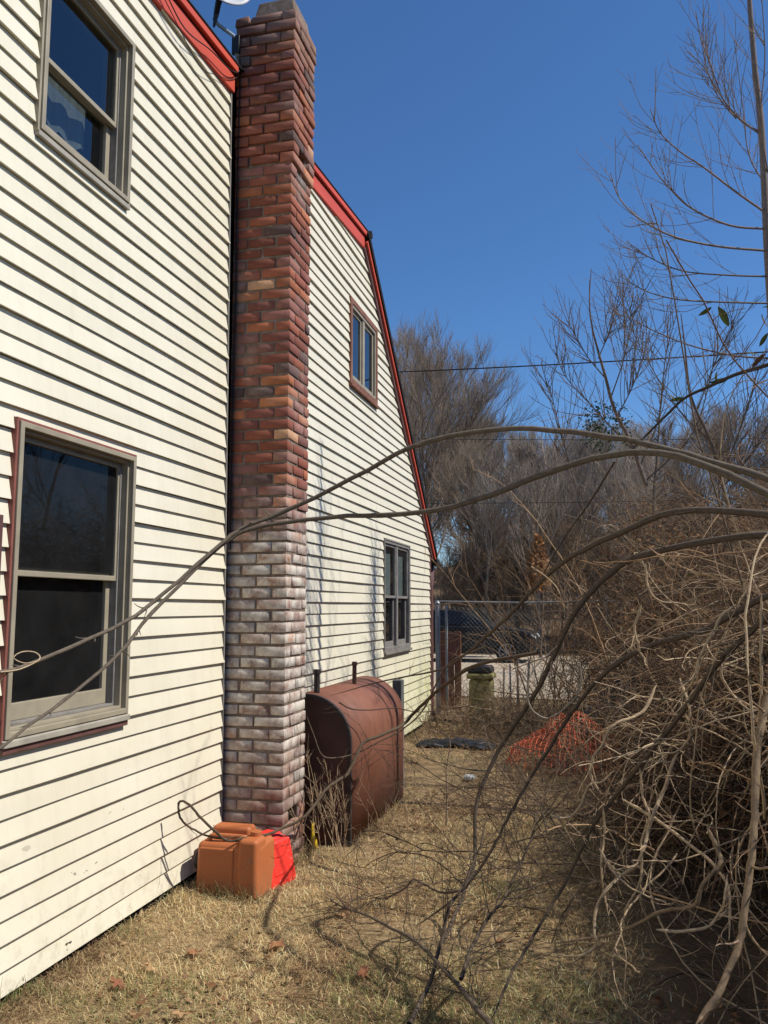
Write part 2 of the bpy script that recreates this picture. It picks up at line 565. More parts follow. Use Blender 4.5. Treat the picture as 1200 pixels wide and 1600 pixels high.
M = dict(
    siding=m_siding(), brick=m_brick(), mortar=m_mortar(), glass=m_glass(), dullglass=m_glass('dull_grey_glass', 0.25, 0.4, 0.06), tank=m_tank(), ground=m_ground(), drive=m_pavement(),
    bark=m_attr('bark', 0.9, 0.15, 0.5, 70, 0.6),
    grass=m_leaf('dry_grass'), leaf=m_leaf('leaf'),
    redtrim=simple('red_painted_trim', srgb(196, 78, 58), 0.55, 0.35, var=0.12, scale=5, bump=0.15, stretch=(1, 0.2, 1)),
    roof=simple('black_shingle_roof', (0.022, 0.020, 0.020), 0.95, 0.1, var=0.4, scale=40, bump=0.6),
    taupe=simple('taupe_window_frame', (0.30, 0.26, 0.185), 0.5, 0.4, var=0.14, scale=8),
    taupe_light=simple('taupe_sill', (0.34, 0.31, 0.25), 0.55, 0.4, var=0.16, scale=8),
    grey_frame=simple('grey_weathered_frame', (0.20, 0.185, 0.165), 0.65, 0.3, var=0.25, scale=12),
    woodtrim=simple('brown_window_trim', (0.20, 0.085, 0.05), 0.65, 0.3, var=0.3, scale=14, stretch=(1, 1, 0.2)),
    brickred_trim=simple('brick_red_trim', (0.22, 0.075, 0.055), 0.6, 0.35, var=0.2),
    room=simple('dark_room', (0.035, 0.033, 0.032), 0.95, 0.0, var=0.3, scale=1.5),
    curtain=simple('pale_curtain', (0.42, 0.44, 0.42), 0.9, 0.1, var=0.25, scale=6, stretch=(1, 6, 0.5)),
    shade=simple('white_shade', (0.72, 0.76, 0.76), 0.85, 0.1, var=0.05, scale=2),
    gap=simple('black_gap', (0.012, 0.011, 0.010), 0.95, 0.0, var=0.2),
    concrete=simple('foundation_concrete', (0.26, 0.24, 0.21), 0.95, 0.1, var=0.3, scale=14, bump=0.4),
    brownmetal=simple('brown_downspout_metal', (0.125, 0.058, 0.050), 0.5, 0.4, var=0.3, scale=10, stretch=(1, 1, 0.3)),
    galv=simple('galvanised_steel', (0.36, 0.37, 0.37), 0.45, 0.5, 0.5, var=0.2, scale=14),
    dkgalv=simple('old_fence_wire', (0.24, 0.235, 0.22), 0.55, 0.4, 0.3, var=0.3, scale=20),
    blackpipe=simple('black_iron_pipe', (0.03, 0.022, 0.02), 0.6, 0.4, var=0.4, scale=30, bump=0.2),
    rustpipe=simple('rusty_pipe', (0.085, 0.045, 0.03), 0.75, 0.3, var=0.5, scale=40, bump=0.3),
    tankend=simple('shaded_tank_end', (0.060, 0.024, 0.018), 0.55, 0.35, var=0.35, scale=6, bump=0.1),  # tank colour darkened: the shade on the near end is painted in
    canorange=m_can(),
    canred=m_redjug(),
    blackplastic=simple('black_plastic', (0.02, 0.019, 0.018), 0.5, 0.4, var=0.3),
    yellow=simple('yellow_plastic', (0.75, 0.50, 0.02), 0.5, 0.4, var=0.1),
    dishgrey=simple('dish_grey_paint', (0.55, 0.56, 0.56), 0.45, 0.4, var=0.06),
    cable=simple('black_cable', (0.012, 0.011, 0.011), 0.6, 0.3, var=0.2),
    carpaint=simple('dark_car_paint', (0.010, 0.010, 0.010), 0.38, 0.3, var=0.1),
    carglass=simple('dark_car_glass', (0.010, 0.010, 0.010), 0.15, 0.4, var=0.05),
    tyre=simple('tyre_rubber', (0.018, 0.017, 0.017), 0.85, 0.2, var=0.2),
    rim=simple('alloy_rim', (0.22, 0.22, 0.225), 0.5, 0.4, 0.4, var=0.1),
    lamp=simple('headlight_lens', (0.75, 0.78, 0.8), 0.12, 0.7, var=0.05),
    net=simple('orange_safety_net', (0.66, 0.15, 0.065), 0.55, 0.4, var=0.3, scale=20),
    tarp=simple('black_tarp', (0.015, 0.016, 0.018), 0.5, 0.4, var=0.3, bump=0.4),
    oldwood=simple('weathered_boards', (0.20, 0.155, 0.105), 0.9, 0.15, var=0.35, scale=12, bump=0.4, stretch=(3, 3, 0.4)),
    rustwood=simple('reddish_fence_boards', (0.32, 0.135, 0.075), 0.85, 0.2, var=0.35, scale=10, bump=0.3, stretch=(3, 3, 0.4)),
    moss=simple('mossy_stone', (0.24, 0.215, 0.10), 0.95, 0.1, var=0.5, scale=16, bump=0.6),
    orange=simple('orange_plastic', (0.75, 0.22, 0.03), 0.5, 0.4, var=0.1),
    white=simple('white_scrap', (0.6, 0.62, 0.62), 0.6, 0.3, var=0.1),
)

# ------------------------------------------------------------------ ground
def gz(x, y):
    x = np.asarray(x, dtype=float)
    y = np.asarray(y, dtype=float)
    t = np.clip((y - 30) / 60.0, 0, 1)
    near = np.clip(1 - np.abs(y - 6) / 14.0, 0, 1)
    z = -0.03 + 0.05 * (fbm(x * 0.9 + 3, y * 0.9, 5) - 0.5) * near + 0.035 * np.exp(-np.abs(x - 0.05) / 0.12) * (y < 14) * (y > -8)
    z = z + 0.07 * np.clip((x - 2.3) / 2.0, 0, 1) * near
    return z + 6.5 * t * t * (3 - 2 * t) * (0.75 + 0.5 * vnoise(x * 0.05, y * 0.05, 3))

def build_ground():
    xs = np.concatenate([np.linspace(-900, -60, 12)[:-1], np.linspace(-60, -2, 30)[:-1], np.linspace(-2, 8, 90)[:-1], np.linspace(8, 60, 30)[:-1], np.linspace(60, 900, 12)])
    ys = np.concatenate([np.linspace(-600, -10, 10)[:-1], np.linspace(-10, 0, 20)[:-1], np.linspace(0, 14, 130)[:-1], np.linspace(14, 100, 70)[:-1], np.linspace(100, 1500, 14)])
    X, Y = np.meshgrid(xs, ys, indexing='ij')
    Z = gz(X, Y)
    V = np.stack([X, Y, Z], -1).reshape(-1, 3)
    nx, ny = len(xs), len(ys)
    i, j = np.meshgrid(np.arange(nx - 1), np.arange(ny - 1), indexing='ij')
    a = (i * ny + j).ravel()
    F = np.stack([a, a + ny, a + ny + 1, a + 1], -1)
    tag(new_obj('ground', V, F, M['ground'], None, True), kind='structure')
    mb = MB()
    ys2 = np.linspace(15.3, 28.5, 14)
    V, F = [], []
    for k, y in enumerate(ys2):
        for x in (-40.0, -12.0, 0.0, 3.0, 12.0, 40.0):
            yy = y + (0.35 * sin(x * 1.3) if k in (0, 13) else 0)
            V.append((x, yy, -0.01))
    for k in range(13):
        for i in range(5):
            a = k * 6 + i
            F.append((a, a + 1, a + 7, a + 6))
    tag(new_obj('driveway', V, F, M['drive']), kind='structure')
build_ground()

# ------------------------------------------------------------------ house
# gable wall lies in the plane X = 0 and runs along Y
YB, YR, YF = -3.0, 8.42, 11.86          # back end, ridge, front corner
Z0, EX = 0.039, 0.1016                  # foot of the siding, exposure of a course
def zfr(y):      # lower edge of the frieze board under the low rear roof
    return 5.165 + 0.092 * (y - 4.5)
ZE = 2.42                                # wall height at the front corner
def ysteep(z):   # wall edge under the steep front roof
    return YF + (8.33 - YF) * (z - ZE) / (5.51 - ZE)
def zsteep(y):
    return ZE + (5.51 - ZE) * (y - YF) / (8.33 - YF)

WIN = {
    'upper_sash': (2.99, 3.745, 3.755, 4.70),
    'lower_sash': (2.955, 3.90, 1.06, 2.43),
    'slider': (7.82, 8.87, 3.88, 4.795),
    'twin': (9.19, 10.51, 1.10, 2.412),
}
house = empty('clapboard_house', (0, 4.5, 0))
tag(house, 'two storey house wall clad in cream horizontal siding with red rake boards', 'house')

def build_walls():
    mb = MB()
    ysb = sorted({YB, YR, YF, *[v for q in WIN.values() for v in q[:2]], 8.33})
    for a, b in zip(ysb[:-1], ysb[1:]):
        def top(y):
            return zfr(y) + 0.11 if y <= 8.331 else zsteep(y)
        cuts = [(q[2], q[3]) for q in WIN.values() if q[0] < (a + b) / 2 < q[1]]
        cuts.sort()
        z = 0.0
        for c in cuts:
            mb.box(-0.14, -0.022, a, b, z, c[0])
            z = c[1]
        mb.hexa([(-0.14, a, z), (-0.022, a, z), (-0.022, b, z), (-0.14, b, z)],
                [(-0.14, a, top(a)), (-0.022, a, top(a)), (-0.022, b, top(b)), (-0.14, b, top(b))])
    wall = mb.build('siding_wall', M['gap'], house)
    # siding courses, each one a board of its own
    k = 0
    while True:
        za = Z0 + k * EX
        zb = za + EX
        if za > 5.55:
            break
        lo = YB if zb < zfr(YB) else max(YB, 4.5 + (za - 5.165) / 0.092 - 0.05)
        butt = 0.0205 if k % 2 == 0 else 0.0165
        ph = U(0, 6)
        def xf(z):
            return butt + (0.001 - butt) * (z - za) / EX
        V, F = [], []
        def piece(y0, y1, z0, z1):
            # the far end follows the steep rake
            e0 = min(y1, ysteep(z0)) if z0 > ZE else y1
            e1 = min(y1, ysteep(z1)) if z1 > ZE else y1
            if e0 - y0 < 0.02 or z1 - z0 < 0.004:
                return
            n = max(1, int((e0 - y0) / 0.8))
            b = len(V)
            for i in range(n + 1):
                t = i / n
                ya, yb = y0 + (e0 - y0) * t, y0 + (max(e1, y0) - y0) * t
                wv = 0.0022 * sin(ya * 2.1 + ph) + 0.0012 * sin(ya * 5.3 + ph * 2)
                dz = 0.0022 * sin(ya * 0.9 + ph * 3)
                V.extend([(-0.02, ya, z0 + dz + 0.004), (xf(z0) + wv, ya, z0 + dz), (xf(z0) + wv - 0.0008, ya, z0 + dz + 0.006), (xf(z1) + wv * 0.4, yb, z1 + dz), (-0.02, yb, z1 + dz)])
            for i in range(n):
                for j in range(4):
                    F.append((b + i * 5 + j, b + (i + 1) * 5 + j, b + (i + 1) * 5 + j + 1, b + i * 5 + j + 1))
            F.append((b, b + 1, b + 2, b + 3, b + 4))
            e = b + n * 5
            F.append((e + 4, e + 3, e + 2, e + 1, e))
        spans = [(lo, 5.078 - 0.020 * za), (5.497, YF)]
        for s0, s1 in spans:
            y = s0
            for q in sorted(q for q in WIN.values() if q[0] >= s0 - 0.01 and q[1] <= s1 and za < q[3] and zb > q[2]):
                if q[0] > y:
                    piece(y, q[0], za, zb)
                if za < q[2]:
                    piece(q[0], q[1], za, q[2])
                if zb > q[3]:
                    piece(q[0], q[1], q[3], zb)
                y = q[1]
            if y < s1:
                piece(y, s1, za, zb)
        if V:
            o = new_obj('siding_board', V, F, M['siding'])
            bm = bmesh.new(); bm.from_mesh(o.data)
            bmesh.ops.recalc_face_normals(bm, faces=bm.faces)
            bm.to_mesh(o.data); bm.free()
            o.parent = wall
        k += 1
    # other walls of the house, plain
    mb = MB()
    mb.box(-9, -0.14, YF - 0.12, YF, 0, ZE)
    mb.box(-9, -0.14, YB, YB + 0.12, 0, 4.4)
    mb.box(-9.12, -9, YB, YF, 0, 2.4)
    mb.build('plain_wall', M['siding'], house)
    MB().box(-0.13, -0.004, YB, YF - 0.01, -0.4, 0.046).build('foundation', M['gap'], house)
    # corner post at the far corner and the J-channels beside the chimney
    MB().box(-0.06, 0.02, YF - 0.002, YF + 0.045, 0.03, ZE).build('corner_post', M['brownmetal'], house)
    MB().hexa([(-0.018, 5.066, 0.04), (0.020, 5.066, 0.04), (0.020, 5.080, 0.04), (-0.018, 5.080, 0.04)], [(-0.018, 4.964, 5.20), (0.020, 4.964, 5.20), (0.020, 4.978, 5.20), (-0.018, 4.978, 5.20)]).build('channel_strip', M['grey_frame'], house)
build_walls()

def build_roof():
    # frieze board under the low rear roof
    def strip(y0, z0a, z0b, y1, z1a, z1b, x0, x1):
        return MB().hexa([(x0, y0, z0a), (x1, y0, z0a), (x1, y1, z1a), (x0, y1, z1a)],
                         [(x0, y0, z0b), (x1, y0, z0b), (x1, y1, z1b), (x0, y1, z1b)])
    sl = 0.101
    for (a, b) in ((YB, 4.99), (5.485, 8.30)):
        strip(a, zfr(a), zfr(a) + 0.125, b, zfr(b), zfr(b) + 0.125, -0.01, 0.034).build('frieze_board', M['redtrim'], house, bevel=0.004)
        strip(a, zfr(a) + 0.143, zfr(a) + 0.193, b + (0.0 if b < 6 else 0.04), zfr(b) + 0.143, zfr(b) + 0.193, -0.02, 0.060).build('rake_board', M['redtrim'], house, bevel=0.004)
        strip(a, zfr(a) + 0.1253, zfr(a) + 0.1425, b, zfr(b) + 0.1253, zfr(b) + 0.1425, -0.02, 0.026).build('soffit_shadow', M['gap'], house)  # black strip that paints the shadow between frieze and rake board
    # steep rake
    d = Vector((0, 8.33 - YF, 5.51 - ZE)).normalized()
    n = Vector((0, -d.z, d.y))            # in the wall plane
    if n.z < 0:
        n = -n
    pA, pB = Vector((0, YF + 0.30, ZE - 0.275)), Vector((0, 8.33, 5.51))
    pA = pB + d * -((pB - Vector((0, YF, ZE))).length + 0.22)
    def band(t0, t1, x0, x1, name, mat, ext=0.0):
        a0, a1, b0, b1 = pA + n * t0, pA + n * t1, pB + n * t0 + d * ext, pB + n * t1 + d * ext
        MB().hexa([(x0, *a0[1:]), (x1, *a0[1:]), (x1, *b0[1:]), (x0, *b0[1:])],
                  [(x0, *a1[1:]), (x1, *a1[1:]), (x1, *b1[1:]), (x0, *b1[1:])]).build(name, mat, house, bevel=0.003)
    band(-0.02, 0.036, -0.01, 0.036, 'steep_frieze', M['brownmetal'], 0.02)
    band(0.042, 0.092, -0.02, 0.062, 'rake_board', M['redtrim'], 0.06)
    band(0.094, 0.155, -9.2, 0.080, 'steep_roof', M['roof'], 0.14)
    # low rear roof
    a, b = YB - 0.3, 8.36
    strip(a, zfr(a) + 0.195, zfr(a) + 0.207, b, zfr(b) + 0.195, zfr(b) + 0.207, -9.2, 0.066).build('low_roof', M['roof'], house)
    # ridge cap shingles
    MB().tube([(-9.2, 8.40, zfr(8.40) + 0.18), (0.085, 8.40, zfr(8.40) + 0.18)], 0.045, 10).build('ridge_cap', M['roof'], house)
build_roof()

def sheet(name, y0, y1, z0, z1, x, mat, parent, edge=0.0, n=12, wave=0.01):
    """hanging cloth with folds, lower edge optionally ragged"""
    V, F = [], []
    for i in range(n + 1):
        y = y0 + (y1 - y0) * i / n
        zl = z0 + (edge * U(-1, 1) if edge else 0)
        xx = x + wave * sin(i * 1.9)
        V += [(xx, y, zl), (xx, y, z1), (xx - 0.003, y, zl), (xx - 0.003, y, z1)]
    for i in range(n):
        a = i * 4
        F += [(a, a + 4, a + 5, a + 1), (a + 2, a + 3, a + 7, a + 6), (a, a + 2, a + 6, a + 4), (a + 1, a + 5, a + 7, a + 3)]
    o = new_obj(name, V, F, mat)
    o.parent = parent
    return o

def room(y0, y1, z0, z1, w_):
    mb = MB()
    x0, x1 = -1.6, -0.145
    p = 0.25
    mb.box(x0 - 0.02, x0, y0 - p, y1 + p, z0 - p, z1 + p)
    mb.box(x0, x1, y0 - p - 0.02, y0 - p, z0 - p, z1 + p)
    mb.box(x0, x1, y1 + p, y1 + p + 0.02, z0 - p, z1 + p)
    mb.box(x0, x1, y0 - p, y1 + p, z0 - p - 0.02, z0 - p)
    mb.box(x0, x1, y0 - p, y1 + p, z1 + p, z1 + p + 0.02)
    return sub(mb, 'room_interior', M['room'], w_)

def sub(mb, name, mat, par, bevel=0.0):
    o = mb.build(name, mat, None, bevel=bevel)
    o.parent = par
    return o

def double_hung(key, frame, trim, zm, label, tw=0.014, sill=0.062, glass='glass'):
    y0, y1, z0, z1 = WIN[key]
    wdw = MB().ring(y0 + tw, y1 - tw, z0 + tw, z1 - tw, 0.026, -0.13, 0.040).build('window', frame, house, bevel=0.003)
    wdw['label'] = label
    sub(MB().ring(y0, y1, z0, z1, tw - 0.0005, -0.13, 0.030), 'outer_trim', trim, wdw, 0.002)
    a = tw + 0.0265
    sub(MB().ring(y0 + a, y1 - a, z0 + a, z1 - a, 0.014, -0.13, 0.012), 'inner_stop', frame, wdw, 0.002)
    a2 = a + 0.0145
    sub(MB().ring(y0 + a2, y1 - a2, z0 + a2, z1 - a2, 0.012, -0.13, -0.022), 'parting_stop', M['grey_frame'], wdw, 0.002)
    a3 = a2 + 0.0005
    # upper sash in the outer track, lower sash behind it
    s = sub(MB().ring(y0 + a3, y1 - a3, zm - 0.022, z1 - a3, 0.026, -0.055, -0.028), 'upper_sash', frame, wdw, 0.003)
    s2 = sub(MB().ring(y0 + a3 + 0.012, y1 - a3 - 0.012, z0 + a3 + 0.012, zm + 0.02, 0.036, -0.10, -0.062, 0.075), 'lower_sash', frame, wdw, 0.003)
    sub(MB().box(-0.043, -0.039, y0 + a3 + 0.03, y1 - a3 - 0.03, zm + 0.01, z1 - a3 - 0.03), 'pane', M[glass], wdw)
    sub(MB().box(-0.083, -0.079, y0 + a3 + 0.045, y1 - a3 - 0.045, z0 + a3 + 0.07, zm - 0.01), 'pane', M[glass], wdw)
    e = 0.006 if sill > 0.05 else -0.004
    sub(MB().hexa([(-0.10, y0 + 0.003, z0 - 0.012), (sill, y0 - e, z0 - 0.02), (sill, y1 + e, z0 - 0.02), (-0.10, y1 - 0.003, z0 - 0.012)],
                  [(-0.10, y0 + 0.003, z0 + 0.05), (sill, y0 - e, z0 + 0.006), (sill, y1 + e, z0 + 0.006), (-0.10, y1 - 0.003, z0 + 0.05)]), 'sill', M['taupe_light'], wdw, 0.003)
    room(y0, y1, z0, z1, wdw)
    return wdw

w1 = double_hung('upper_sash', M['taupe'], M['taupe'], 4.20, 'upstairs window reflecting blue sky', 0.014, 0.036)
sheet('torn_curtain', 3.06, 3.60, 3.98, 4.26, -0.16, M['curtain'], w1, 0.05)
sheet('curtain', 3.36, 3.50, 3.86, 3.98, -0.17, M['curtain'], w1, 0.01, 6)
w2 = double_hung('lower_sash', M['taupe'], M['brickred_trim'], 1.775, 'large dark ground floor window with thin red edging', 0.014, 0.046, glass='dullglass')
sub(MB().box(0.0, 0.034, 2.965, 3.895, 1.012, 1.038), 'under_trim', M['brownmetal'], w2, 0.003)
# a second, mostly hidden frame edge left of it: the red outer board
sub(MB().box(0.0, 0.028, 2.80, 2.905, 1.02, 2.0), 'side_board', M['brownmetal'], w2, 0.003)

def pair_window(key, frame, trim, zm, label, tw):
    y0, y1, z0, z1 = WIN[key]
    wdw = MB().ring(y0 + tw, y1 - tw, z0 + tw, z1 - tw, 0.032, -0.08, 0.022).build('window', frame, house, bevel=0.003)
    wdw['label'] = label
    sub(MB().ring(y0, y1, z0, z1, tw - 0.0005, -0.08, 0.030), 'outer_trim', trim, wdw, 0.002)
    ym = (y0 + y1) / 2
    sub(MB().box(-0.07, 0.014, ym - 0.04, ym + 0.04, z0 + tw + 0.032, z1 - tw - 0.032), 'mullion', frame, wdw, 0.003)
    a = tw + 0.0325
    for (p, q) in ((y0 + a, ym - 0.041), (ym + 0.041, y1 - a)):
        if zm:
            sub(MB().ring(p, q, zm - 0.018, z1 - a, 0.030, -0.022, 0.004), 'upper_sash', frame, wdw, 0.002)
            sub(MB().ring(p + 0.004, q - 0.004, z0 + a, zm + 0.018, 0.034, -0.05, -0.0225, 0.06), 'lower_sash', frame, wdw, 0.002)
            sub(MB().box(-0.012, -0.008, p + 0.028, q - 0.028, zm + 0.01, z1 - a - 0.028), 'pane', M['glass'], wdw)
            sub(MB().box(-0.038, -0.034, p + 0.035, q - 0.035, z0 + a + 0.05, zm - 0.01), 'pane', M['glass'], wdw)
        else:
            sub(MB().ring(p, q, z0 + a, z1 - a, 0.036, -0.03, -0.002), 'sash', frame, wdw, 0.002)
            sub(MB().box(-0.018, -0.014, p + 0.03, q - 0.03, z0 + a + 0.03, z1 - a - 0.03), 'pane', M['glass'], wdw)
    sub(MB().box(-0.08, 0.05, y0 - 0.008, y1 + 0.008, z0 - 0.03, z0 - 0.001), 'sill', trim if not zm else frame, wdw, 0.003)
    room(y0, y1, z0, z1, wdw)
    return wdw
w3 = pair_window('slider', M['taupe'], M['woodtrim'], None, 'small upstairs window of two side by side panes in brown trim', 0.06)
sheet('curtain', 7.88, 8.62, 3.92, 4.76, -0.09, M['curtain'], w3, 0, 12)
w4 = pair_window('twin', M['grey_frame'], M['grey_frame'], 1.74, 'paired ground floor window with white shades drawn halfway', 0.02)
sheet('shade', 9.215, 9.846, 1.76, 2.39, -0.058, M['shade'], w4, 0, 4, 0.002)
sheet('shade', 9.854, 10.485, 1.76, 2.39, -0.058, M['shade'], w4, 0, 4, 0.002)

def build_downspout():
    mb = MB()
    mb.box(0.0, 0.07, 12.16, 12.24, 2.30, 2.42)
    pts = [(-0.04, 12.20, 2.36), (-0.02, 12.16, 2.22), (0.0, 11.99, 2.0), (0.0, 11.955, 1.93), (0.0, 11.955, 0.12), (0.06, 12.0, 0.03)]
    MB().tube(pts, 0.042, 8).build('downspout', M['brownmetal'], house)
    MB().box(-9.2, 0.10, 12.04, 12.16, 2.23, 2.33).build('gutter', M['blackpipe'], house, bevel=0.02)
build_downspout()

# ------------------------------------------------------------------ chimney
chimney = empty('brick_chimney', (0.214, 5.285, 0))
tag(chimney, 'tall narrow red brick chimney with whitish lower courses against the house wall', 'chimney')
_c = []
for sx in (-1, 1):
    for sy in (-1, 1):
        for sz in (-1, 1):
            for ax in range(3):
                _c.append((sx, sy, sz, ax))
def chamfer(dx, dy, dz, c, jit):
    out = []
    d = (dx / 2, dy / 2, dz / 2)
    cj = {}
    for (sx, sy, sz, ax) in _c:
        key = (sx, sy, sz)
        if key not in cj:
            cj[key] = (c * random.choice((0.5, 0.6, 0.8, 0.9, 1.0, 1.0, 1.2, 1.2, 5.0)), [U(-jit, jit) for _ in range(3)])
        cc, j = cj[key]
        s_ = (sx, sy, sz)
        out.append(tuple(s_[i] * (d[i] - (0 if i == ax else cc)) + j[i] for i in range(3)))
    return out
_bm = bmesh.new()
for v in [tuple(((sx, sy, sz)[i]) * (1 - (0 if i == ax else 0.2)) for i in range(3)) for (sx, sy, sz, ax) in _c]:
    _bm.verts.new(v)
_bm.verts.ensure_lookup_table()
_bm.verts.index_update()
bmesh.ops.convex_hull(_bm, input=_bm.verts)
bmesh.ops.recalc_face_normals(_bm, faces=_bm.faces)
HULL = [[v.index for v in f.verts] for f in _bm.faces]
_bm.free()
PAL = [((0.255, 0.082, 0.052), 6), ((0.290, 0.092, 0.052), 5), ((0.215, 0.075, 0.055), 5), ((0.37, 0.125, 0.058), 2.2), ((0.130, 0.080, 0.068), 1.8),
       ((0.48, 0.17, 0.07), 0.8), ((0.52, 0.29, 0.16), 0.3), ((0.30, 0.155, 0.115), 1.2), ((0.27, 0.115, 0.09), 3)]
def brick_col(z):
    c = random.choices([p[0] for p in PAL], [p[1] for p in PAL])[0]
    if z < 2.2:
        c = (c[0] * 0.85, c[1] * 1.0, c[2] * 1.05)
    f = U(0.78, 1.28)
    return tuple(x * f for x in c)

def build_chimney():
    W, D = 0.428, 0.392
    H = 0.0757
    nC = 78
    bricks = []
    x0, y0 = 0.004, 5.09
    for k in range(nC):
        z = -0.06 + k * H
        pr = 0.017 if z > 4.66 else 0.0            # upper part steps out a little
        if k >= nC - 2: pr = 0.025
        j = 0.0145
        bh = 0.0595
        X1 = W + pr
        Ya, Yb = y0 - pr, y0 + D + pr
        hw = 0.098
        L = []
        if k % 2 == 0:
            m = x0 + (X1 - x0) * 0.5
            L.append((x0, m - j / 2, Ya, Ya + hw))
            L.append((m + j / 2, X1, Ya, Ya + hw))
            L.append((X1 - hw, X1, Ya + hw + j, Ya + hw + j + 0.186))
            L.append((X1 - hw, X1, Ya + hw + 2 * j + 0.186, Yb))
            L.append((X1 - hw - j - 0.2, X1 - hw - j, Yb - hw, Yb))
        else:
            L.append((x0, x0 + hw, Ya, Ya + hw))
            L.append((x0 + hw + j, X1 - hw - j, Ya, Ya + hw))
            my = (Ya + Yb) / 2
            L.append((X1 - hw, X1, Ya, my - j / 2))
            L.append((X1 - hw, X1, my + j / 2, Yb))
            L.append((X1 - hw - j - 0.2, X1 - hw - j, Yb - hw, Yb))
        for (a, b, c, d) in L:
            # the missing brick near the top and the clean-out hole near the ground
            cx, cy, cz = (a + b) / 2, (c + d) / 2, z + bh / 2
            if b > W - 0.01 and c > y0 + 0.06 and 4.80 < cz < 4.93 and cy < 5.36: continue
            if b > W - 0.01 and c > y0 + 0.06 and 0.20 < cz < 0.35 and cy < 5.36: continue
            s = U(-0.004, 0.004)
            w_ = 1.0 if z < 4.6 else 2.2
            s *= w_
            bricks.append((cx + (s if b < X1 - 0.01 else U(-0.003, 0.004)), cy + (U(-0.004, 0.003) if c < Ya + 0.01 else 0), cz + U(-0.0025, 0.0025) * w_, b - a + U(-0.004, 0.004) * w_, d - c, bh + U(-0.003, 0.003) * w_))
    # two small bricks beside the clean-out hole
    for z in (0.2275, 0.303):
        bricks.append((W - 0.05, 5.09 + 0.335, z + 0.02, 0.098, 0.11, 0.062))
    # lowest and widest bricks first: those become parts
    # bricks of the rear face are hidden from the yard: joined
    vis = [b for b in bricks if b[1] - b[4] / 2 < 5.36 or b[0] + b[3] / 2 > W - 0.01]
    hid = [b for b in bricks if b not in vis]
    vis.sort(key=lambda b: (b[2]))
    parts, rest = vis[:298], vis[298:] + hid
    for b in parts:
        v = chamfer(b[3], b[4], b[5], 0.0013, 0.0016)
        c = brick_col(b[2])
        o = new_obj('brick', np.array(v), np.array(HULL), M['brick'], None, False, np.array([c] * 24))
        o.parent = chimney
        o.location = Vector((b[0], b[1], b[2])) - chimney.location
        o.rotation_euler = (U(-0.008, 0.008), U(-0.006, 0.006), U(-0.012, 0.012))
    V, F, Cc = [], [], []
    for b in rest:
        v = chamfer(b[3], b[4], b[5], 0.0016, 0.0026)
        n = len(V)
        V += [(p[0] + b[0], p[1] + b[1], p[2] + b[2]) for p in v]
        F += [[i + n for i in f] for f in HULL]
        bc = brick_col(b[2])
        if b[2] > 4.66:
            g = 0.35 * sum(bc)
            bc = tuple(0.72 * q + 0.28 * g * e for q, e in zip(bc, (1.25, 0.95, 0.7)))
        Cc += [bc] * 24
    o = new_obj('upper_bricks', np.array(V), np.array(F), M['brick'], None, False, np.array(Cc))
    keep(o, chimney)
    o['kind'] = 'stuff'
    # mortar core, recessed; hollow at the holes
    mb = MB()
    r = 0.0065
    zt = -0.06 + nC * H
    holes = [(0.196, 0.345), (4.795, 4.935)]
    z = -0.3
    for h0, h1 in holes:
        mb.box(0.0, W - r, y0 + r, y0 + D - r, z, h0)
        mb.box(0.0, W - 0.10, y0 + r, y0 + D - r, h0, h1)
        mb.box(W - 0.10, W - r, y0 + r, y0 + 0.10, h0, h1)
        mb.box(W - 0.10, W - r, y0 + 0.27, y0 + D - r, h0, h1)
        z = h1
    mb.box(0.0, W - r, y0 + r, y0 + D - r, z, zt - 0.012)
    mb.build('mortar_core', M['mortar'], chimney)
    for h0, h1 in holes:
        MB().box(W - 0.099, W - 0.03, y0 + 0.101, y0 + 0.269, h0 + 0.001, h1 - 0.001).build('hole_fill', M['gap'], chimney)  # black block filling each hole in the brickwork
    mb = MB()
    mb.hexa([(0.11, y0 + 0.02, zt - 0.012), (0.425, y0 + 0.02, zt - 0.012), (0.425, y0 + 0.38, zt - 0.012), (0.11, y0 + 0.38, zt - 0.012)],
            [(0.14, y0 + 0.05, zt + 0.14), (0.405, y0 + 0.05, zt + 0.14), (0.405, y0 + 0.35, zt + 0.14), (0.14, y0 + 0.35, zt + 0.14)])
    mb.build('flue_crown', M['mortar'], chimney, bevel=0.01)
build_chimney()

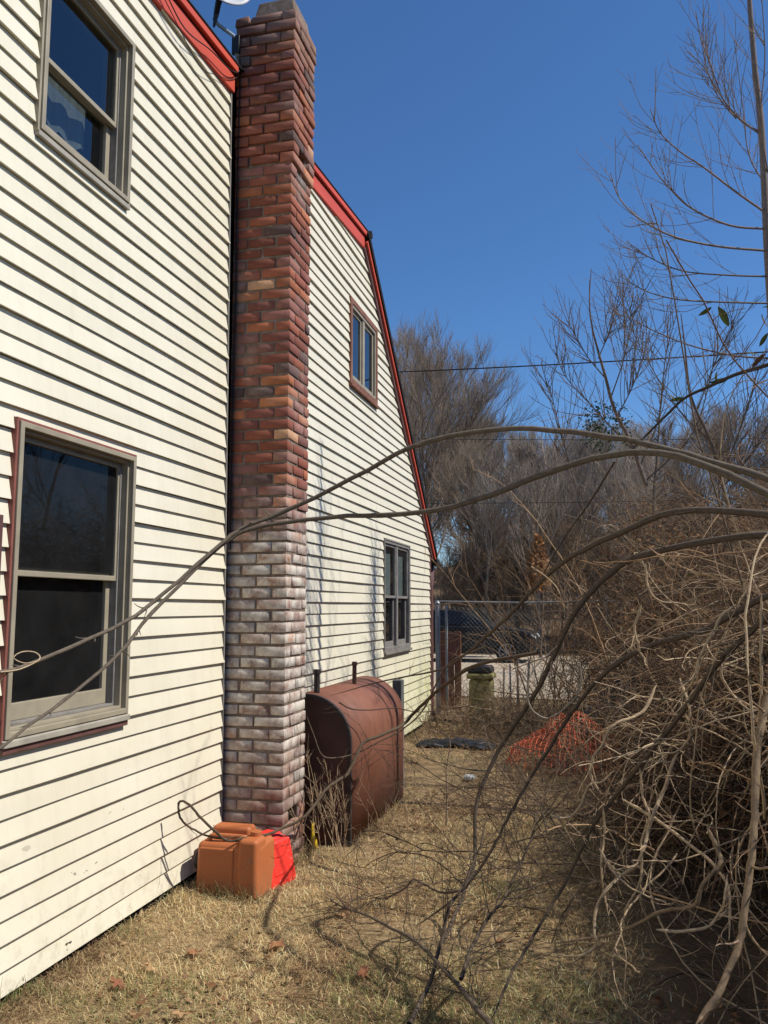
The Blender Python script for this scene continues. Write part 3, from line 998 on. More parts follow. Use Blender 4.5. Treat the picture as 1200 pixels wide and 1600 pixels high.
# ------------------------------------------------------------------ dish and cables on the roof edge
def build_dish():
    root = empty('satellite_dish', (-0.05, 5.05, 5.5))
    tag(root, 'pale grey satellite dish on a bent pipe mount beside the chimney top', 'satellite dish')
    # shallow bowl looking up and away
    c = Vector((-0.064, 4.980, 6.040))
    ax = Vector((0.60, -0.70, 0.15)).normalized()
    u = ax.orthogonal().normalized()
    v = ax.cross(u)
    V, F = [], []
    nr, na = 5, 28
    for side in (0, 1):
        for i in range(nr + 1):
            r = 0.19 * i / nr
            for a in range(na):
                t = 2 * pi * a / na
                p = c + u * r * cos(t) + v * r * 1.08 * sin(t) + ax * (0.05 * (r / 0.19) ** 2 - 0.006 * side)
                V.append(tuple(p))
    off = (nr + 1) * na
    for i in range(nr):
        for a in range(na):
            b = (a + 1) % na
            q = (i * na + a, i * na + b, (i + 1) * na + b, (i + 1) * na + a)
            F.append(q)
            F.append(tuple(off + k for k in q[::-1]))
    for a in range(na):
        b = (a + 1) % na
        F.append((nr * na + a, nr * na + b, off + nr * na + b, off + nr * na + a))
    keep(new_obj('reflector', V, F, M['dishgrey'], None, True), root)
    back = c - ax * 0.02
    MB().tube([c + ax * 0.06, Vector((-0.081, 4.930, 5.866)), Vector((-0.114, 4.970, 5.824)), Vector((-0.131, 4.970, 5.728))], [0.03, 0.022, 0.02, 0.008], 8).build('bracket', M['blackplastic'], root)
    MB().tube([(-0.149, 5.000, 5.823), (-0.127, 5.020, 5.784), (-0.076, 5.040, 5.744), (-0.014, 5.060, 5.697), (0.007, 5.070, 5.656), (0.010, 5.070, 5.536)], 0.014, 10).build('mount_pipe', M['galv'], root, True)
    MB().box(-0.03, 0.03, 5.05, 5.078, 5.56, 5.70).build('mount_foot', M['blackplastic'], root, bevel=0.006)
build_dish()

def cable(name, pts, r, mat, label, cat, group=None, n=40):
    o = MB().tube([tuple(p) for p in smooth_path(pts, n)], r, 6).build(name, mat, None, True)
    tag(o, label, cat, group)
    return o
cable('coaxial_cable', [(0.068, 3.4, 5.20), (0.068, 3.9, 5.19), (0.07, 4.2, 5.12), (0.068, 4.55, 5.22), (0.07, 4.85, 5.28), (0.05, 5.02, 5.40), (0.0, 5.04, 5.55)], 0.004, M['cable'], 'black cable sagging along the red roof edge towards the dish', 'cable')
cable('coaxial_cable', [(0.066, 3.7, 5.22), (0.042, 4.3, 5.08), (0.042, 4.48, 5.05), (0.042, 4.7, 5.15), (0.042, 4.88, 5.24), (0.045, 5.0, 5.33)], 0.0028, M['cable'], 'thin dark wire looping just below the red frieze board', 'wire')
cable('coaxial_cable', [(0.03, 5.07, 5.52), (0.035, 5.07, 5.3), (0.03, 5.068, 4.6), (0.035, 5.07, 3.8), (0.03, 5.068, 3.0), (0.035, 5.07, 2.0)], 0.005, M['cable'], 'dark cable running down the seam between siding and chimney', 'cable')

# ------------------------------------------------------------------ oil tank and pipes
def build_tank():
    root = empty('oil_tank', (0.36, 6.45, -0.03))
    tag(root, 'rusty brown oil tank with rounded top beside the chimney', 'oil tank')
    R, xc, zc = 0.335, 0.365, 0.665
    prof = [(xc + R, -0.06)]
    for i in range(25):
        a = pi * i / 24
        prof.append((xc + R * cos(a), zc + R * sin(a)))
    prof.append((xc - R, -0.06))
    def shell(y0, y1, p, name, mat, th=0.0, smooth=True):
        mb = MB()
        mb.hexa([(x, y0, z) for x, z in p], [(x, y1, z) for x, z in p])
        return mb.build(name, mat, root)
    def scaled(s):
        return [(xc + (x - xc) * s, zc + (z - zc) * s if z > zc else z) for x, z in prof]
    b = shell(5.70, 7.22, prof, 'tank_shell', M['tank'])
    for pl in b.data.polygons:
        pl.use_smooth = len(pl.vertices) == 4 and abs(pl.normal.y) < 0.5
    # rim bands and the recessed end
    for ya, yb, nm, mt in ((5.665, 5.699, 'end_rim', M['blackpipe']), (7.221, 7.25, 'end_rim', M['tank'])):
        o = MB()
        P1, P2 = scaled(1.008), scaled(0.93)
        n = len(P1)
        base = 0
        for y in (ya, yb):
            o.v += [(x, y, z) for x, z in P1] + [(x, y, z) for x, z in P2]
        for i in range(n - 1):
            o.f += [[i, i + 1, n + i + 1, n + i], [2 * n + i, 3 * n + i, 3 * n + i + 1, 2 * n + i + 1], [i, 2 * n + i, 2 * n + i + 1, i + 1], [n + i, n + i + 1, 3 * n + i + 1, 3 * n + i]]
        o.build(nm, mt, root)
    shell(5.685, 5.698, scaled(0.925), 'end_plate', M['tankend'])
    MB().tube([(0.40, 5.8, 0.96), (0.40, 5.8, 1.13), (0.40, 5.8, 1.131), (0.40, 5.8, 1.165)], [0.022, 0.022, 0.029, 0.029], 10).build('fill_pipe', M['blackpipe'], root)
    MB().tube([(0.44, 6.62, 0.97), (0.44, 6.62, 1.14)], 0.018, 10).build('vent_pipe', M['rustpipe'], root)
    MB().tube([(0.44, 6.62, 1.141), (0.44, 6.62, 1.17)], [0.026, 0.020], 10).build('vent_cap', M['rustpipe'], root)
build_tank()
o = MB().box(0.56, 0.645, 7.42, 7.53, -0.1, 0.955).build('grey_post', M['oldwood'], None, bevel=0.006)
o.data.materials.clear(); o.data.materials.append(simple('grey_weathered_post', (0.13, 0.135, 0.125), 0.85, 0.2, var=0.3, scale=12, bump=0.3, stretch=(3, 3, 0.4)))
tag(o, 'square grey weathered post standing behind the far end of the oil tank', 'post')

# ------------------------------------------------------------------ fuel cans and small things by the chimney
def rounded_block(name, x0, x1, y0, y1, z0, z1, mat, parent, bev, taper=0.0, seg=4, skew=(0, 0)):
    mb = MB()
    t = taper
    mb.hexa([(x0, y0, z0), (x1, y0, z0), (x1, y1, z0), (x0, y1, z0)],
            [(x0 + t + skew[0], y0 + t + skew[1], z1), (x1 - t + skew[0], y0 + t + skew[1], z1), (x1 - t + skew[0], y1 - t + skew[1], z1), (x0 + t + skew[0], y1 - t + skew[1], z1)])
    o = mb.build(name, mat, parent, True, bev, seg)
    wn = o.modifiers.new('wn', 'WEIGHTED_NORMAL')
    return o

def build_cans():
    r = empty('fuel_can', (0.29, 4.66, -0.03))
    tag(r, 'faded orange plastic fuel can on the grass in front of the chimney', 'fuel can')
    rounded_block('body', 0.095, 0.497, 4.55, 4.83, -0.05, 0.262, M['canorange'], r, 0.035, 0.008)
    rounded_block('front_panel', 0.118, 0.345, 4.546, 4.60, -0.04, 0.235, M['canorange'], r, 0.012, 0.004, 3)
    rounded_block('corner_column', 0.362, 0.492, 4.538, 4.70, -0.04, 0.292, M['canorange'], r, 0.026, 0.006, 4)
    rounded_block('top_ridge', 0.120, 0.375, 4.70, 4.82, 0.24, 0.318, M['canorange'], r, 0.022, 0.008, 4)
    MB().tube([tuple(p) for p in smooth_path([(0.16, 4.60, 0.255), (0.175, 4.60, 0.285), (0.22, 4.60, 0.292), (0.33, 4.61, 0.29), (0.39, 4.62, 0.285)], 14)], 0.015, 10).build('handle', M['canorange'], r, True)
    MB().tube([(0.095, 4.66, 0.13), (0.062, 4.66, 0.13)], 0.055, 18).build('side_cap', M['blackplastic'], r, bevel=0.006)
    MB().tube([(0.43, 4.66, 0.285), (0.43, 4.66, 0.318)], 0.034, 18).build('filler_cap', M['canorange'], r, bevel=0.005)
    r = empty('fuel_jug', (0.455, 4.93, -0.03))
    r.rotation_euler = (0, 0, radians(-14))
    tag(r, 'bright red plastic jug leaning between the orange can and the chimney', 'fuel can')
    def lb(name, x0, x1, y0, y1, z0, z1, mat, bev, tp, sk=(0, 0)):
        o = rounded_block(name, x0, x1, y0, y1, z0, z1, mat, None, bev, tp, 4, sk)
        o.parent = r
    lb('body', -0.10, 0.095, -0.17, 0.095, -0.02, 0.245, M['canred'], 0.02, 0.012, (-0.035, -0.01))
    lb('raised_panel', 0.05, 0.088, -0.13, 0.055, 0.05, 0.20, M['canred'], 0.010, 0.01, (-0.022, 0))
    lb('top_handle', -0.09, 0.03, -0.14, 0.05, 0.235, 0.275, M['canred'], 0.014, 0.008, (-0.02, -0.01))
    o = MB().tube([(0.462, 5.60, -0.05), (0.458, 5.602, 0.02), (0.450, 5.605, 0.055), (0.447, 5.606, 0.14)], [0.024, 0.022, 0.012, 0.010], 10).build('yellow_spout', M['yellow'], None, True)
    tag(o, 'small yellow plastic spout standing at the foot of the chimney', 'spout')
build_cans()

# ------------------------------------------------------------------ far yard: fence, poles, boards, bin, netting, car
def build_fence():
    root = empty('chain_link_fence', (0, 12.6, 0))
    tag(root, 'sagging chain link fence running right from the far house corner', 'fence')
    T = Tubes()
    Yf, s, h = 12.62, 0.068, 1.62
    x = -h
    while x < 8.0:
        for sg in (1, -1):
            a = np.array([x if sg > 0 else x + h, Yf, 0.0]); b = np.array([x + h if sg > 0 else x, Yf, h])
            # clip at the house corner
            t = np.linspace(0, 1, 12)
            p = a + (b - a) * t[:, None]
            p[:, 1] += 0.02 * np.sin(p[:, 0] * 3) + (0.003 if sg > 0 else -0.003)
            p[:, 2] -= 0.03 * np.sin(np.clip(p[:, 0], 0, 9) * 1.26) ** 2 * p[:, 2]
            p = p[p[:, 0] > -0.02]
            if len(p) > 1:
                T.add(p, 0.0014, 0.0014, (0.26, 0.25, 0.23))
        x += s
    o = T.build('wire_mesh', M['dkgalv'])
    keep(o, root)
    o['kind'] = 'stuff'
    MB().tube([(-0.03, 12.6, 1.70), (1.25, 12.6, 1.68), (2.5, 12.6, 1.70), (5, 12.6, 1.69), (8, 12.6, 1.70)], 0.015, 8).build('top_rail', M['dkgalv'], root)
    for x, r, h in ((-0.02, 0.036, 1.66), (0.115, 0.02, 1.60), (2.5, 0.024, 1.72), (5.0, 0.024, 1.72), (7.5, 0.024, 1.72)):
        MB().tube([(x, 12.6, -0.2), (x, 12.6, h)], r, 10).build('post', M['galv'], root)
        MB().tube([(x, 12.6, h), (x, 12.6, h + 0.02), (x, 12.6, h + 0.05)], [r * 1.2, r * 1.2, r * 0.4], 10).build('post_cap', M['galv'], root)
build_fence()
for i, (x, dx) in enumerate(((0.985, 0.01), (1.10, -0.015), (1.195, 0.0), (1.33, 0.03))):
    o = MB().tube([(x, 12.35, -0.1), (x + dx, 12.5, 0.72 + 0.05 * i)], 0.014, 8).build('metal_pole', M['galv'])
    tag(o, ('leftmost', 'second from the left', 'third from the left', 'rightmost')[i] + ' of four thin metal poles leaning on the wire fence', 'pole', 'metal poles leaning on the fence')

def build_board_panel():
    r = empty('board_fence', (0.1, 13.3, 0))
    tag(r, 'short reddish brown board fence just beyond the far house corner', 'fence')
    for i, x in enumerate(np.linspace(-0.12, 0.115, 3)):
        MB().box(x, x + 0.108, 13.28 + 0.004 * (i % 2), 13.305 + 0.004 * (i % 2), -0.1, 1.22 - 0.03 * (i % 2)).build('board', M['rustwood'], r, bevel=0.004)
    MB().box(-0.13, 0.23, 13.245, 13.279, 0.78, 0.85).build('rail', M['rustwood'], r)
build_board_panel()

def build_bin():
    r = empty('stone_pier', (0.72, 12.05, 0))
    tag(r, 'squat mossy yellow green pier with a black top in front of the fence', 'pier')
    rounded_block('body', 0.55, 0.90, 11.85, 12.20, -0.1, 0.60, M['moss'], r, 0.05, 0.012, 4)
    rounded_block('collar', 0.53, 0.92, 11.83, 12.22, 0.598, 0.68, M['moss'], r, 0.03, 0.004, 3)
    rounded_block('black_top', 0.54, 0.90, 11.84, 12.21, 0.681, 0.78, M['tarp'], r, 0.03, 0.02, 3)
build_bin()

def build_netting():
    r = empty('safety_netting', (1.95, 8.9, 0))
    tag(r, 'crumpled heap of orange mesh netting on the ground under the thicket', 'netting')
    T = Tubes()
    def heap(x, y, ph, s):
        u = (x - 2.0) / 0.58
        v = (y - 8.95) / 0.5
        d = np.clip(1 - u * u - v * v, 0, 1)
        return s * (0.47 * d ** 0.35 * (0.8 + 0.25 * np.sin(u * 3 + ph)) + 0.16 * np.sin(x * 9 + ph) * np.sin(y * 8 + ph * 2) * d + 0.12 * (fbm(x * 7, y * 7, 3) - 0.4) * d)
    for layer, (s, ph) in enumerate(((1.0, 0.4), (0.72, 2.6))):
        xs = np.arange(1.2, 2.8, 0.05)
        ys = np.arange(8.3, 9.6, 0.05)
        for x in xs:
            p = np.stack([x + 0.03 * np.sin(ys * 7 + ph), ys + 0.03 * np.sin(x * 8 + ph) + 0 * ys, heap(x, ys, ph, s)], -1)
            p = p[((p[:, 0] - 2.0) / 0.60) ** 2 + ((p[:, 1] - 8.95) / 0.52) ** 2 < 1]
            if len(p) > 3: T.add(p, 0.0033, 0.0033, (0.6, 0.1, 0.03))
        for y in ys:
            p = np.stack([xs + 0.03 * np.sin(y * 7 + ph), y + 0.03 * np.sin(xs * 8 + ph), heap(xs, y + 0 * xs, ph, s)], -1)
            p = p[((p[:, 0] - 2.0) / 0.60) ** 2 + ((p[:, 1] - 8.95) / 0.52) ** 2 < 1]
            if len(p) > 3: T.add(p, 0.0033, 0.0033, (0.6, 0.1, 0.03))
    o = T.build('mesh_folds', M['net'])
    keep(o, r)
    # dark folded core under the net
    V, F = [], []
    n = 26
    for i in range(n):
        for j in range(n):
            x, y = 1.43 + 1.14 * i / (n - 1), 8.46 + 0.98 * j / (n - 1)
            V.append((x, y, float(heap(np.array(x), np.array(y), 0.4, 0.38)) - 0.12))
    for i in range(n - 1):
        for j in range(n - 1):
            a = i * n + j
            F.append((a, a + n, a + n + 1, a + 1))
    keep(new_obj('folded_core', V, F, simple('dark_red_net_folds', (0.10, 0.04, 0.025), 0.8, 0.2, var=0.5, scale=25, bump=0.5), None, True), r)
build_netting()

def tarp(name, cx, cy, rx, ry, h, mat, label, cat, seed):
    V, F = [], []
    n = 22
    for i in range(n):
        for j in range(n):
            a, b = -1 + 2 * i / (n - 1), -1 + 2 * j / (n - 1)
            x, y = cx + rx * a * (1 + 0.2 * sin(b * 5 + seed)), cy + ry * b * (1 + 0.2 * sin(a * 4 + seed))
            d = max(0, 1 - a * a) * max(0, 1 - b * b)
            z = h * d ** 0.6 * (0.5 + float(fbm(np.array(x * 4), np.array(y * 4), seed))) + 0.02 * sin(a * 11 + seed) * sin(b * 9)
            V.append((x, y, z))
    for i in range(n - 1):
        for j in range(n - 1):
            a = i * n + j
            F.append((a, a + n, a + n + 1, a + 1))
    o = new_obj(name, V, F, mat, None, True)
    o.modifiers.new('th', 'SOLIDIFY').thickness = 0.006
    tag(o, label, cat)
tarp('black_tarp', 2.65, 9.9, 0.5, 0.35, 0.75, M['tarp'], 'black tarp bunched up behind the orange netting', 'tarp', 2)
tarp('black_sheeting', 0.72, 9.9, 0.40, 0.16, 0.06, M['tarp'], 'flattened black plastic sheeting on the ground beyond the oil tank', 'sheeting', 5)
tarp('paper_scrap', 1.16, 8.05, 0.05, 0.03, 0.02, M['white'], 'small white scrap lying on the ground beyond the oil tank', 'scrap', 8)
o = MB().tube([(2.28, 13.4, 0.35), (2.28, 13.4, 0.36), (2.28, 13.4, 0.50), (2.28, 13.4, 0.66)], [0.10, 0.06, 0.045, 0.02], 12).build('orange_marker', M['orange'])
tag(o, 'small orange marker by the fence above the black tarp', 'marker')

def build_car():
    r = empty('parked_car', (-1.8, 25.4, 0))
    tag(r, 'black car parked on the drive behind the wire fence', 'car')
    prof = [(-4.05, 0.42), (-4.10, 0.75), (-3.95, 1.0), (-3.4, 1.08), (-0.75, 1.04), (0.10, 0.95), (0.42, 0.86), (0.55, 0.70), (0.56, 0.40), (0.40, 0.26), (-3.9, 0.26)]
    y0, y1 = 24.5, 26.3
    mb = MB()
    mb.hexa([(x, y0, z) for x, z in prof], [(x, y1, z) for x, z in prof])
    mb.build('body', M['carpaint'], r, False, 0.06, 3)
    cab = [(-3.75, 1.06), (-3.35, 1.46), (-2.9, 1.53), (-1.85, 1.52), (-1.4, 1.42), (-0.72, 1.04)]
    mb = MB()
    mb.hexa([(x, y0 + 0.06 + 0.28 * (z - 1.04), z) for x, z in cab], [(x, y1 - 0.06 - 0.28 * (z - 1.04), z) for x, z in cab])
    mb.build('cabin', M['carpaint'], r, False, 0.04, 3)
    for q in ([(-3.55, 1.12), (-3.28, 1.40), (-2.75, 1.46), (-2.65, 1.12)], [(-2.55, 1.12), (-2.62, 1.46), (-1.9, 1.45), (-1.45, 1.34), (-1.05, 1.10)]):
        mb = MB()
        mb.hexa([(x, y0 + 0.045 + 0.28 * (z - 1.04), z) for x, z in q], [(x, y0 + 0.09 + 0.28 * (z - 1.04), z) for x, z in q])
        mb.build('side_window', M['carglass'], r)
    for wx in (-3.2, -0.28):
        for wy in (24.52, 26.1):
            wh = MB().tube([(wx, wy - 0.02, 0.30), (wx, wy + 0.0, 0.30), (wx, wy + 0.20, 0.30)], [0.30, 0.335, 0.335], 28).build('wheel', M['tyre'], r)
            mb = MB()
            mb.tube([(wx, wy - 0.045, 0.30), (wx, wy - 0.022, 0.30)], 0.06, 14)
            for k in range(7):
                a = 2 * pi * k / 7
                mb.tube([(wx + 0.05 * cos(a), wy - 0.034, 0.30 + 0.05 * sin(a)), (wx + 0.225 * cos(a), wy - 0.034, 0.30 + 0.225 * sin(a))], 0.020, 6)
            ringp = [(wx + 0.235 * cos(2 * pi * k / 28), wy - 0.030, 0.30 + 0.235 * sin(2 * pi * k / 28)) for k in range(29)]
            mb.tube(ringp, 0.018, 6)
            o = mb.build('rim', M['rim'])
            o.parent = wh
    for y in (24.56, 26.0):
        MB().hexa([(0.30, y, 0.72), (0.555, y, 0.70), (0.555, y + 0.24, 0.70), (0.30, y + 0.24, 0.72)],
                  [(0.22, y - 0.055, 0.84), (0.50, y - 0.03, 0.80), (0.50, y + 0.24, 0.80), (0.22, y + 0.24, 0.84)]).build('headlight', M['lamp'], r, bevel=0.01)
    MB().box(-2.66, -2.62, 24.487, 24.5, 0.45, 1.04).build('door_seam', M['gap'], r)
    MB().box(-1.0, -0.84, 24.40, 24.50, 1.05, 1.16).build('mirror', M['carpaint'], r, bevel=0.03)
build_car()

# utility wires
for i, (a, b, sag, label) in enumerate((
        ((-6.460, 30.000, 10.745), (10.830, 26.000, 9.150), 0.15, 'black utility wire crossing the blue sky'),
        ((-4.428, 30.000, 8.029), (9.014, 26.000, 6.476), 0.1, 'dark utility wire just above the bare treeline'),
        ((-3.946, 30.000, 5.544), (8.918, 26.000, 4.761), 0.1, 'dark utility wire in front of the bare woods'))):
    a, b = np.array(a), np.array(b)
    a = a + (a - b) * 0.4
    p = [tuple(a + (b - a) * t - np.array([0, 0, 4 * sag * t * (1 - t)])) for t in np.linspace(0, 1, 24)]
    o = MB().tube(p, (0.022, 0.008, 0.008)[i], 6).build('utility_wire', M['cable'])
    tag(o, label, 'wire')

# ------------------------------------------------------------------ woody plants
def unit(v):
    return v / (np.linalg.norm(v) + 1e-9)

def twigpath(p, d, L, n, wander, up=0.0, curl=None):
    """a growing stem: start, direction, length, points, wander, pull upwards"""
    p = np.array(p, float)
    d = unit(np.array(d, float))
    st = L / (n - 1)
    out = [p.copy()]
    for i in range(n - 1):
        d = d + rng.normal(0, wander, 3)
        d[2] += up
        if curl is not None:
            d = d + np.cross(curl, d)
        d = unit(d)
        p = p + d * st
        out.append(p.copy())
    return np.array(out)

def side_dir(path, i, spread):
    t = unit(path[min(i + 1, len(path) - 1)] - path[max(i - 1, 0)])
    q = unit(np.cross(t, rng.normal(0, 1, 3)))
    return unit(t * cos(spread) + q * sin(spread))

def at(path, f):
    x = f * (len(path) - 1)
    i = min(int(x), len(path) - 2)
    return path[i] + (path[i + 1] - path[i]) * (x - i), i

def wood(base, var=0.25):
    f = 1 + rng.uniform(-var, var)
    return (base[0] * f, base[1] * f * (1 + rng.uniform(-.05, .05)), base[2] * f * (1 + rng.uniform(-.1, .1)))

GREY = (0.150, 0.112, 0.080)
BROWN = (0.200, 0.122, 0.070)
PALE = (0.46, 0.345, 0.22)
DARK = (0.055, 0.04, 0.03)
TAN = (0.34, 0.22, 0.125)

def grow(P, D, L, n, wander, up=0.0, curl=0.0, down=0.0):
    """many stems at once -> (N, n, 3)"""
    N = len(P)
    P = np.array(P, float); D = np.array(D, float)
    D /= np.linalg.norm(D, axis=1, keepdims=True) + 1e-9
    st = (np.broadcast_to(L, (N,)) / (n - 1))[:, None]
    C = rng.normal(0, 1, (N, 3)) * curl
    out = [P.copy()]
    for i in range(n - 1):
        D = D + rng.normal(0, wander, (N, 3)) + np.cross(C, D)
        D[:, 2] += up
        D /= np.linalg.norm(D, axis=1, keepdims=True) + 1e-9
        P = P + D * st
        out.append(P.copy())
    return np.stack(out, 1)

def kids(paths, per, f0, f1, s0, s1):
    N, n = paths.shape[:2]
    idx = np.repeat(np.arange(N), per)
    f = rng.uniform(f0, f1, len(idx))
    x = f * (n - 1)
    i = np.minimum(x.astype(int), n - 2)
    a, b = paths[idx, i], paths[idx, i + 1]
    P = a + (b - a) * (x - i)[:, None]
    T = b - a
    T /= np.linalg.norm(T, axis=1, keepdims=True) + 1e-9
    Q = np.cross(T, rng.normal(0, 1, T.shape))
    Q /= np.linalg.norm(Q, axis=1, keepdims=True) + 1e-9
    sp = rng.uniform(s0, s1, len(idx))[:, None]
    return P, T * np.cos(sp) + Q * np.sin(sp), f, idx

def wcols(col, n, var=0.25):
    return np.array(col)[None] * (1 + rng.uniform(-var, var, (n, 1))) * (1 + rng.uniform(-.06, .06, (n, 3)))

def tree_variant(H, nl, spread, seed, col, first=0.25, per=(9, 8, 4, 0), up=0.06, tw=0.012, lean=0.0, Lf=(0.52, 0.30)):
    """trunk + limbs and a crown of fine twigs, rooted at the origin"""
    global rng
    rng = np.random.default_rng(seed)
    TR, CR = Tubes(), Tubes()
    r0 = H * 0.0105
    trunk = twigpath((0, 0, -0.3), (lean, 0, 1), H * 0.8, 12, 0.05, 0.05)
    TR.add(trunk, r0, r0 * 0.25, wood(col, 0.1), 8)
    fs = first + (0.98 - first) * (np.arange(nl) + rng.uniform(0, 1, nl)) / nl
    P, D = [], []
    for f in fs:
        p, k = at(trunk, f)
        P.append(p); D.append(side_dir(trunk, k, spread * (1.15 - 0.6 * f) * rng.uniform(0.75, 1.15)))
    L = H * (Lf[0] - Lf[1] * fs) * rng.uniform(0.8, 1.2, nl)
    limbs = grow(np.array(P), np.array(D), L, 9, 0.07, up)
    TR.batch(limbs, r0 * (0.5 - 0.3 * fs), r0 * 0.09, wcols(col, nl), 5)
    prev, Lp = limbs, L
    for lv, (c, n, r, sp, lf) in enumerate(((per[0], 7, tw * 2.3, (0.3, 0.75), (0.35, 0.6)), (per[1], 6, tw * 0.85, (0.25, 0.6), (0.5, 0.85)), (per[2], 5, tw * 0.6, (0.2, 0.55), (0.5, 0.9)), (per[3], 4, tw * 0.5, (0.3, 0.7), (0.4, 0.7)))):
        if not c:
            break
        P, D, f, idx = kids(prev, c, 0.18, 1.0, *sp)
        Lc = np.maximum(0.55, Lp[idx] * rng.uniform(*lf, len(idx)) * (1.15 - 0.5 * f))
        b = grow(P, D, Lc, n, 0.05, up)
        CR.batch(b, r, r * 0.45, wcols(col, len(b)), 3)
        prev, Lp = b, Lc
    return TR.arrays(), CR.arrays()

def mesh_from(name, arr, mat):
    o = new_obj(name, arr[0], arr[1], mat, None, True, arr[2])
    me = o.data
    bpy.data.objects.remove(o)
    return me

VAR = {}
for key, args in {
    'round': (18.5, 26, 0.85, 3, (0.245, 0.192, 0.145), 0.14, (10, 8, 5, 0), 0.085, 0.0145, 0.0, (0.62, 0.34)),
    'wood': (13, 13, 0.75, 5, (0.27, 0.205, 0.145), 0.2, (9, 8, 4, 0), 0.07, 0.0135),
    'slim': (12, 10, 0.55, 9, (0.30, 0.25, 0.205), 0.3, (8, 7, 4, 0), 0.075, 0.013),
    'scrub': (6, 12, 0.95, 13, (0.27, 0.195, 0.13), 0.03, (11, 8, 4, 0), 0.04, 0.0105),
}.items():
    a = tree_variant(*args)
    VAR[key] = (mesh_from('trunk', a[0], M['bark']), mesh_from('crown', a[1], M['bark']))
rng = np.random.default_rng(21)

def place_tree(key, x, y, s, label, group, rot=None, name='bare_tree', z=None):
    root = empty(name, (x, y, float(gz(x, y)) if z is None else z))
    root.rotation_euler = (0, 0, U(0, 6.28) if rot is None else rot)
    root.scale = (s, s, s)
    for nm, me in zip(('trunk', 'crown'), VAR[key]):
        o = bpy.data.objects.new(nm, me)
        COL.objects.link(o)
        o.parent = root
    tag(root, label, 'tree', group)
    return root

place_tree('round', -7.6, 45, 0.80, 'large round-crowned bare tree rising behind the steep roof edge', None, 1.0)
place_tree('round', -9.8, 49, 0.86, 'bare tree half hidden behind the steep red roof edge', None, 2.6)
WG = 'bare trees of the woods beyond the drive'
WL = 'spreading bare tree with a dense twiggy crown in the woods beyond the drive'
for (x, y, s, key) in [(-3.6, 38, .72, 'wood'), (-1.6, 42, .80, 'wood'), (0.6, 46, .85, 'slim'), (2.4, 50, .82, 'wood'), (-5.2, 54, .98, 'wood'), (4.6, 47, .80, 'slim'),
                       (6.5, 52, .86, 'wood'), (9.2, 50, .9, 'wood'), (-0.6, 56, .80, 'slim'), (3.6, 60, .9, 'slim'), (12.5, 48, .9, 'wood'), (8.0, 60, .95, 'slim'),
                       (15.5, 52, 1.0, 'wood'), (-2.6, 62, .95, 'slim'), (11, 64, 1.0, 'wood'), (1.6, 70, .98, 'wood'), (18.5, 46, 1.0, 'wood'), (6.0, 72, 1.0, 'slim'),
                       (-7.5, 64, 1.0, 'wood'), (22, 52, 1.05, 'wood'), (14, 40, .75, 'slim'), (19, 38, .8, 'wood'), (-1.9, 31.5, .62, 'slim'), (0.2, 30.8, .66, 'slim'), (1.3, 33.5, .7, 'slim'), (3.0, 30.5, .66, 'slim')]:
    place_tree(key, x, y, s, WL if key == 'wood' else 'slender bare tree with sparse upright branches in the woods beyond the drive', WG)
SG = 'brown scrub along the edge of the woods'
for (x, y, s) in [(-3.4, 31, .72), (-2.2, 33, .9), (-0.8, 32, .75), (0.8, 33, .95), (2.2, 31.5, .8), (3.6, 33, 1.0), (5.2, 32, .85), (6.8, 33.5, 1.0), (8.6, 32, .9), (10.6, 33, 1.0), (-1.6, 36, 1.0), (1.6, 37, 1.1), (4.6, 37, 1.1), (7.8, 38, 1.15), (13, 33, 1.0), (16, 35, 1.1)]:
    place_tree('scrub', x, y, s, 'dense brown leafless shrub at the edge of the woods', SG, name='bare_shrub')

# tree that kept its dead leaves, and a dark evergreen
def leaf_cloud(name, centre, rad, n, size, cols, mat, parent=None, shell=0.3, cone=False):
    c = np.array(centre)
    d = rng.normal(0, 1, (n, 3)); d /= np.linalg.norm(d, axis=1, keepdims=True)
    r = (shell + (1 - shell) * rng.random(n)) ** 0.6
    p = d * r[:, None]
    clump = fbm(p[:, 0] * 3 + p[:, 2] * 2.1 + 9, p[:, 1] * 3 - p[:, 2] * 1.7 + 5, 4)
    p = p[clump > 0.44]
    if cone:
        p[:, :2] *= np.clip(0.55 - 0.5 * p[:, 2:3], 0.05, 1.2)
    p = p * np.array(rad) + c
    return leaves(name, p, size, cols, mat, parent)

def leaves(name, p, size, cols, mat, parent=None, flat=0.0, droop=0.0):
    n = len(p)
    a = rng.normal(0, 1, (n, 3)); a[:, 2] = a[:, 2] * (1 - flat) - droop
    a /= np.linalg.norm(a, axis=1, keepdims=True)
    b = np.cross(a, rng.normal(0, 1, (n, 3)) * np.array([1 - flat, 1 - flat, 1]) + np.array([0, 0, flat * 2]))
    b /= np.linalg.norm(b, axis=1, keepdims=True)
    nn = np.cross(a, b)
    s = size * rng.uniform(0.6, 1.3, (n, 1))
    cup = rng.uniform(-0.3, 0.3, (n, 1))
    V = np.stack([p, p + a * s * 0.45 + b * s * 0.26 + nn * s * cup, p + a * s, p + a * s * 0.45 - b * s * 0.26 + nn * s * cup], 1).reshape(-1, 3)
    F = (np.arange(n)[:, None] * 4 + np.array([[0, 1, 2, 3]]))
    F = np.concatenate([F[:, [0, 1, 2]], F[:, [0, 2, 3]]])
    cc = np.array(cols)[rng.integers(0, len(cols), n)] * rng.uniform(0.7, 1.3, (n, 1))
    o = new_obj(name, V, F, mat, None, False, np.repeat(cc, 4, axis=0))
    if parent: keep(o, parent)
    return o

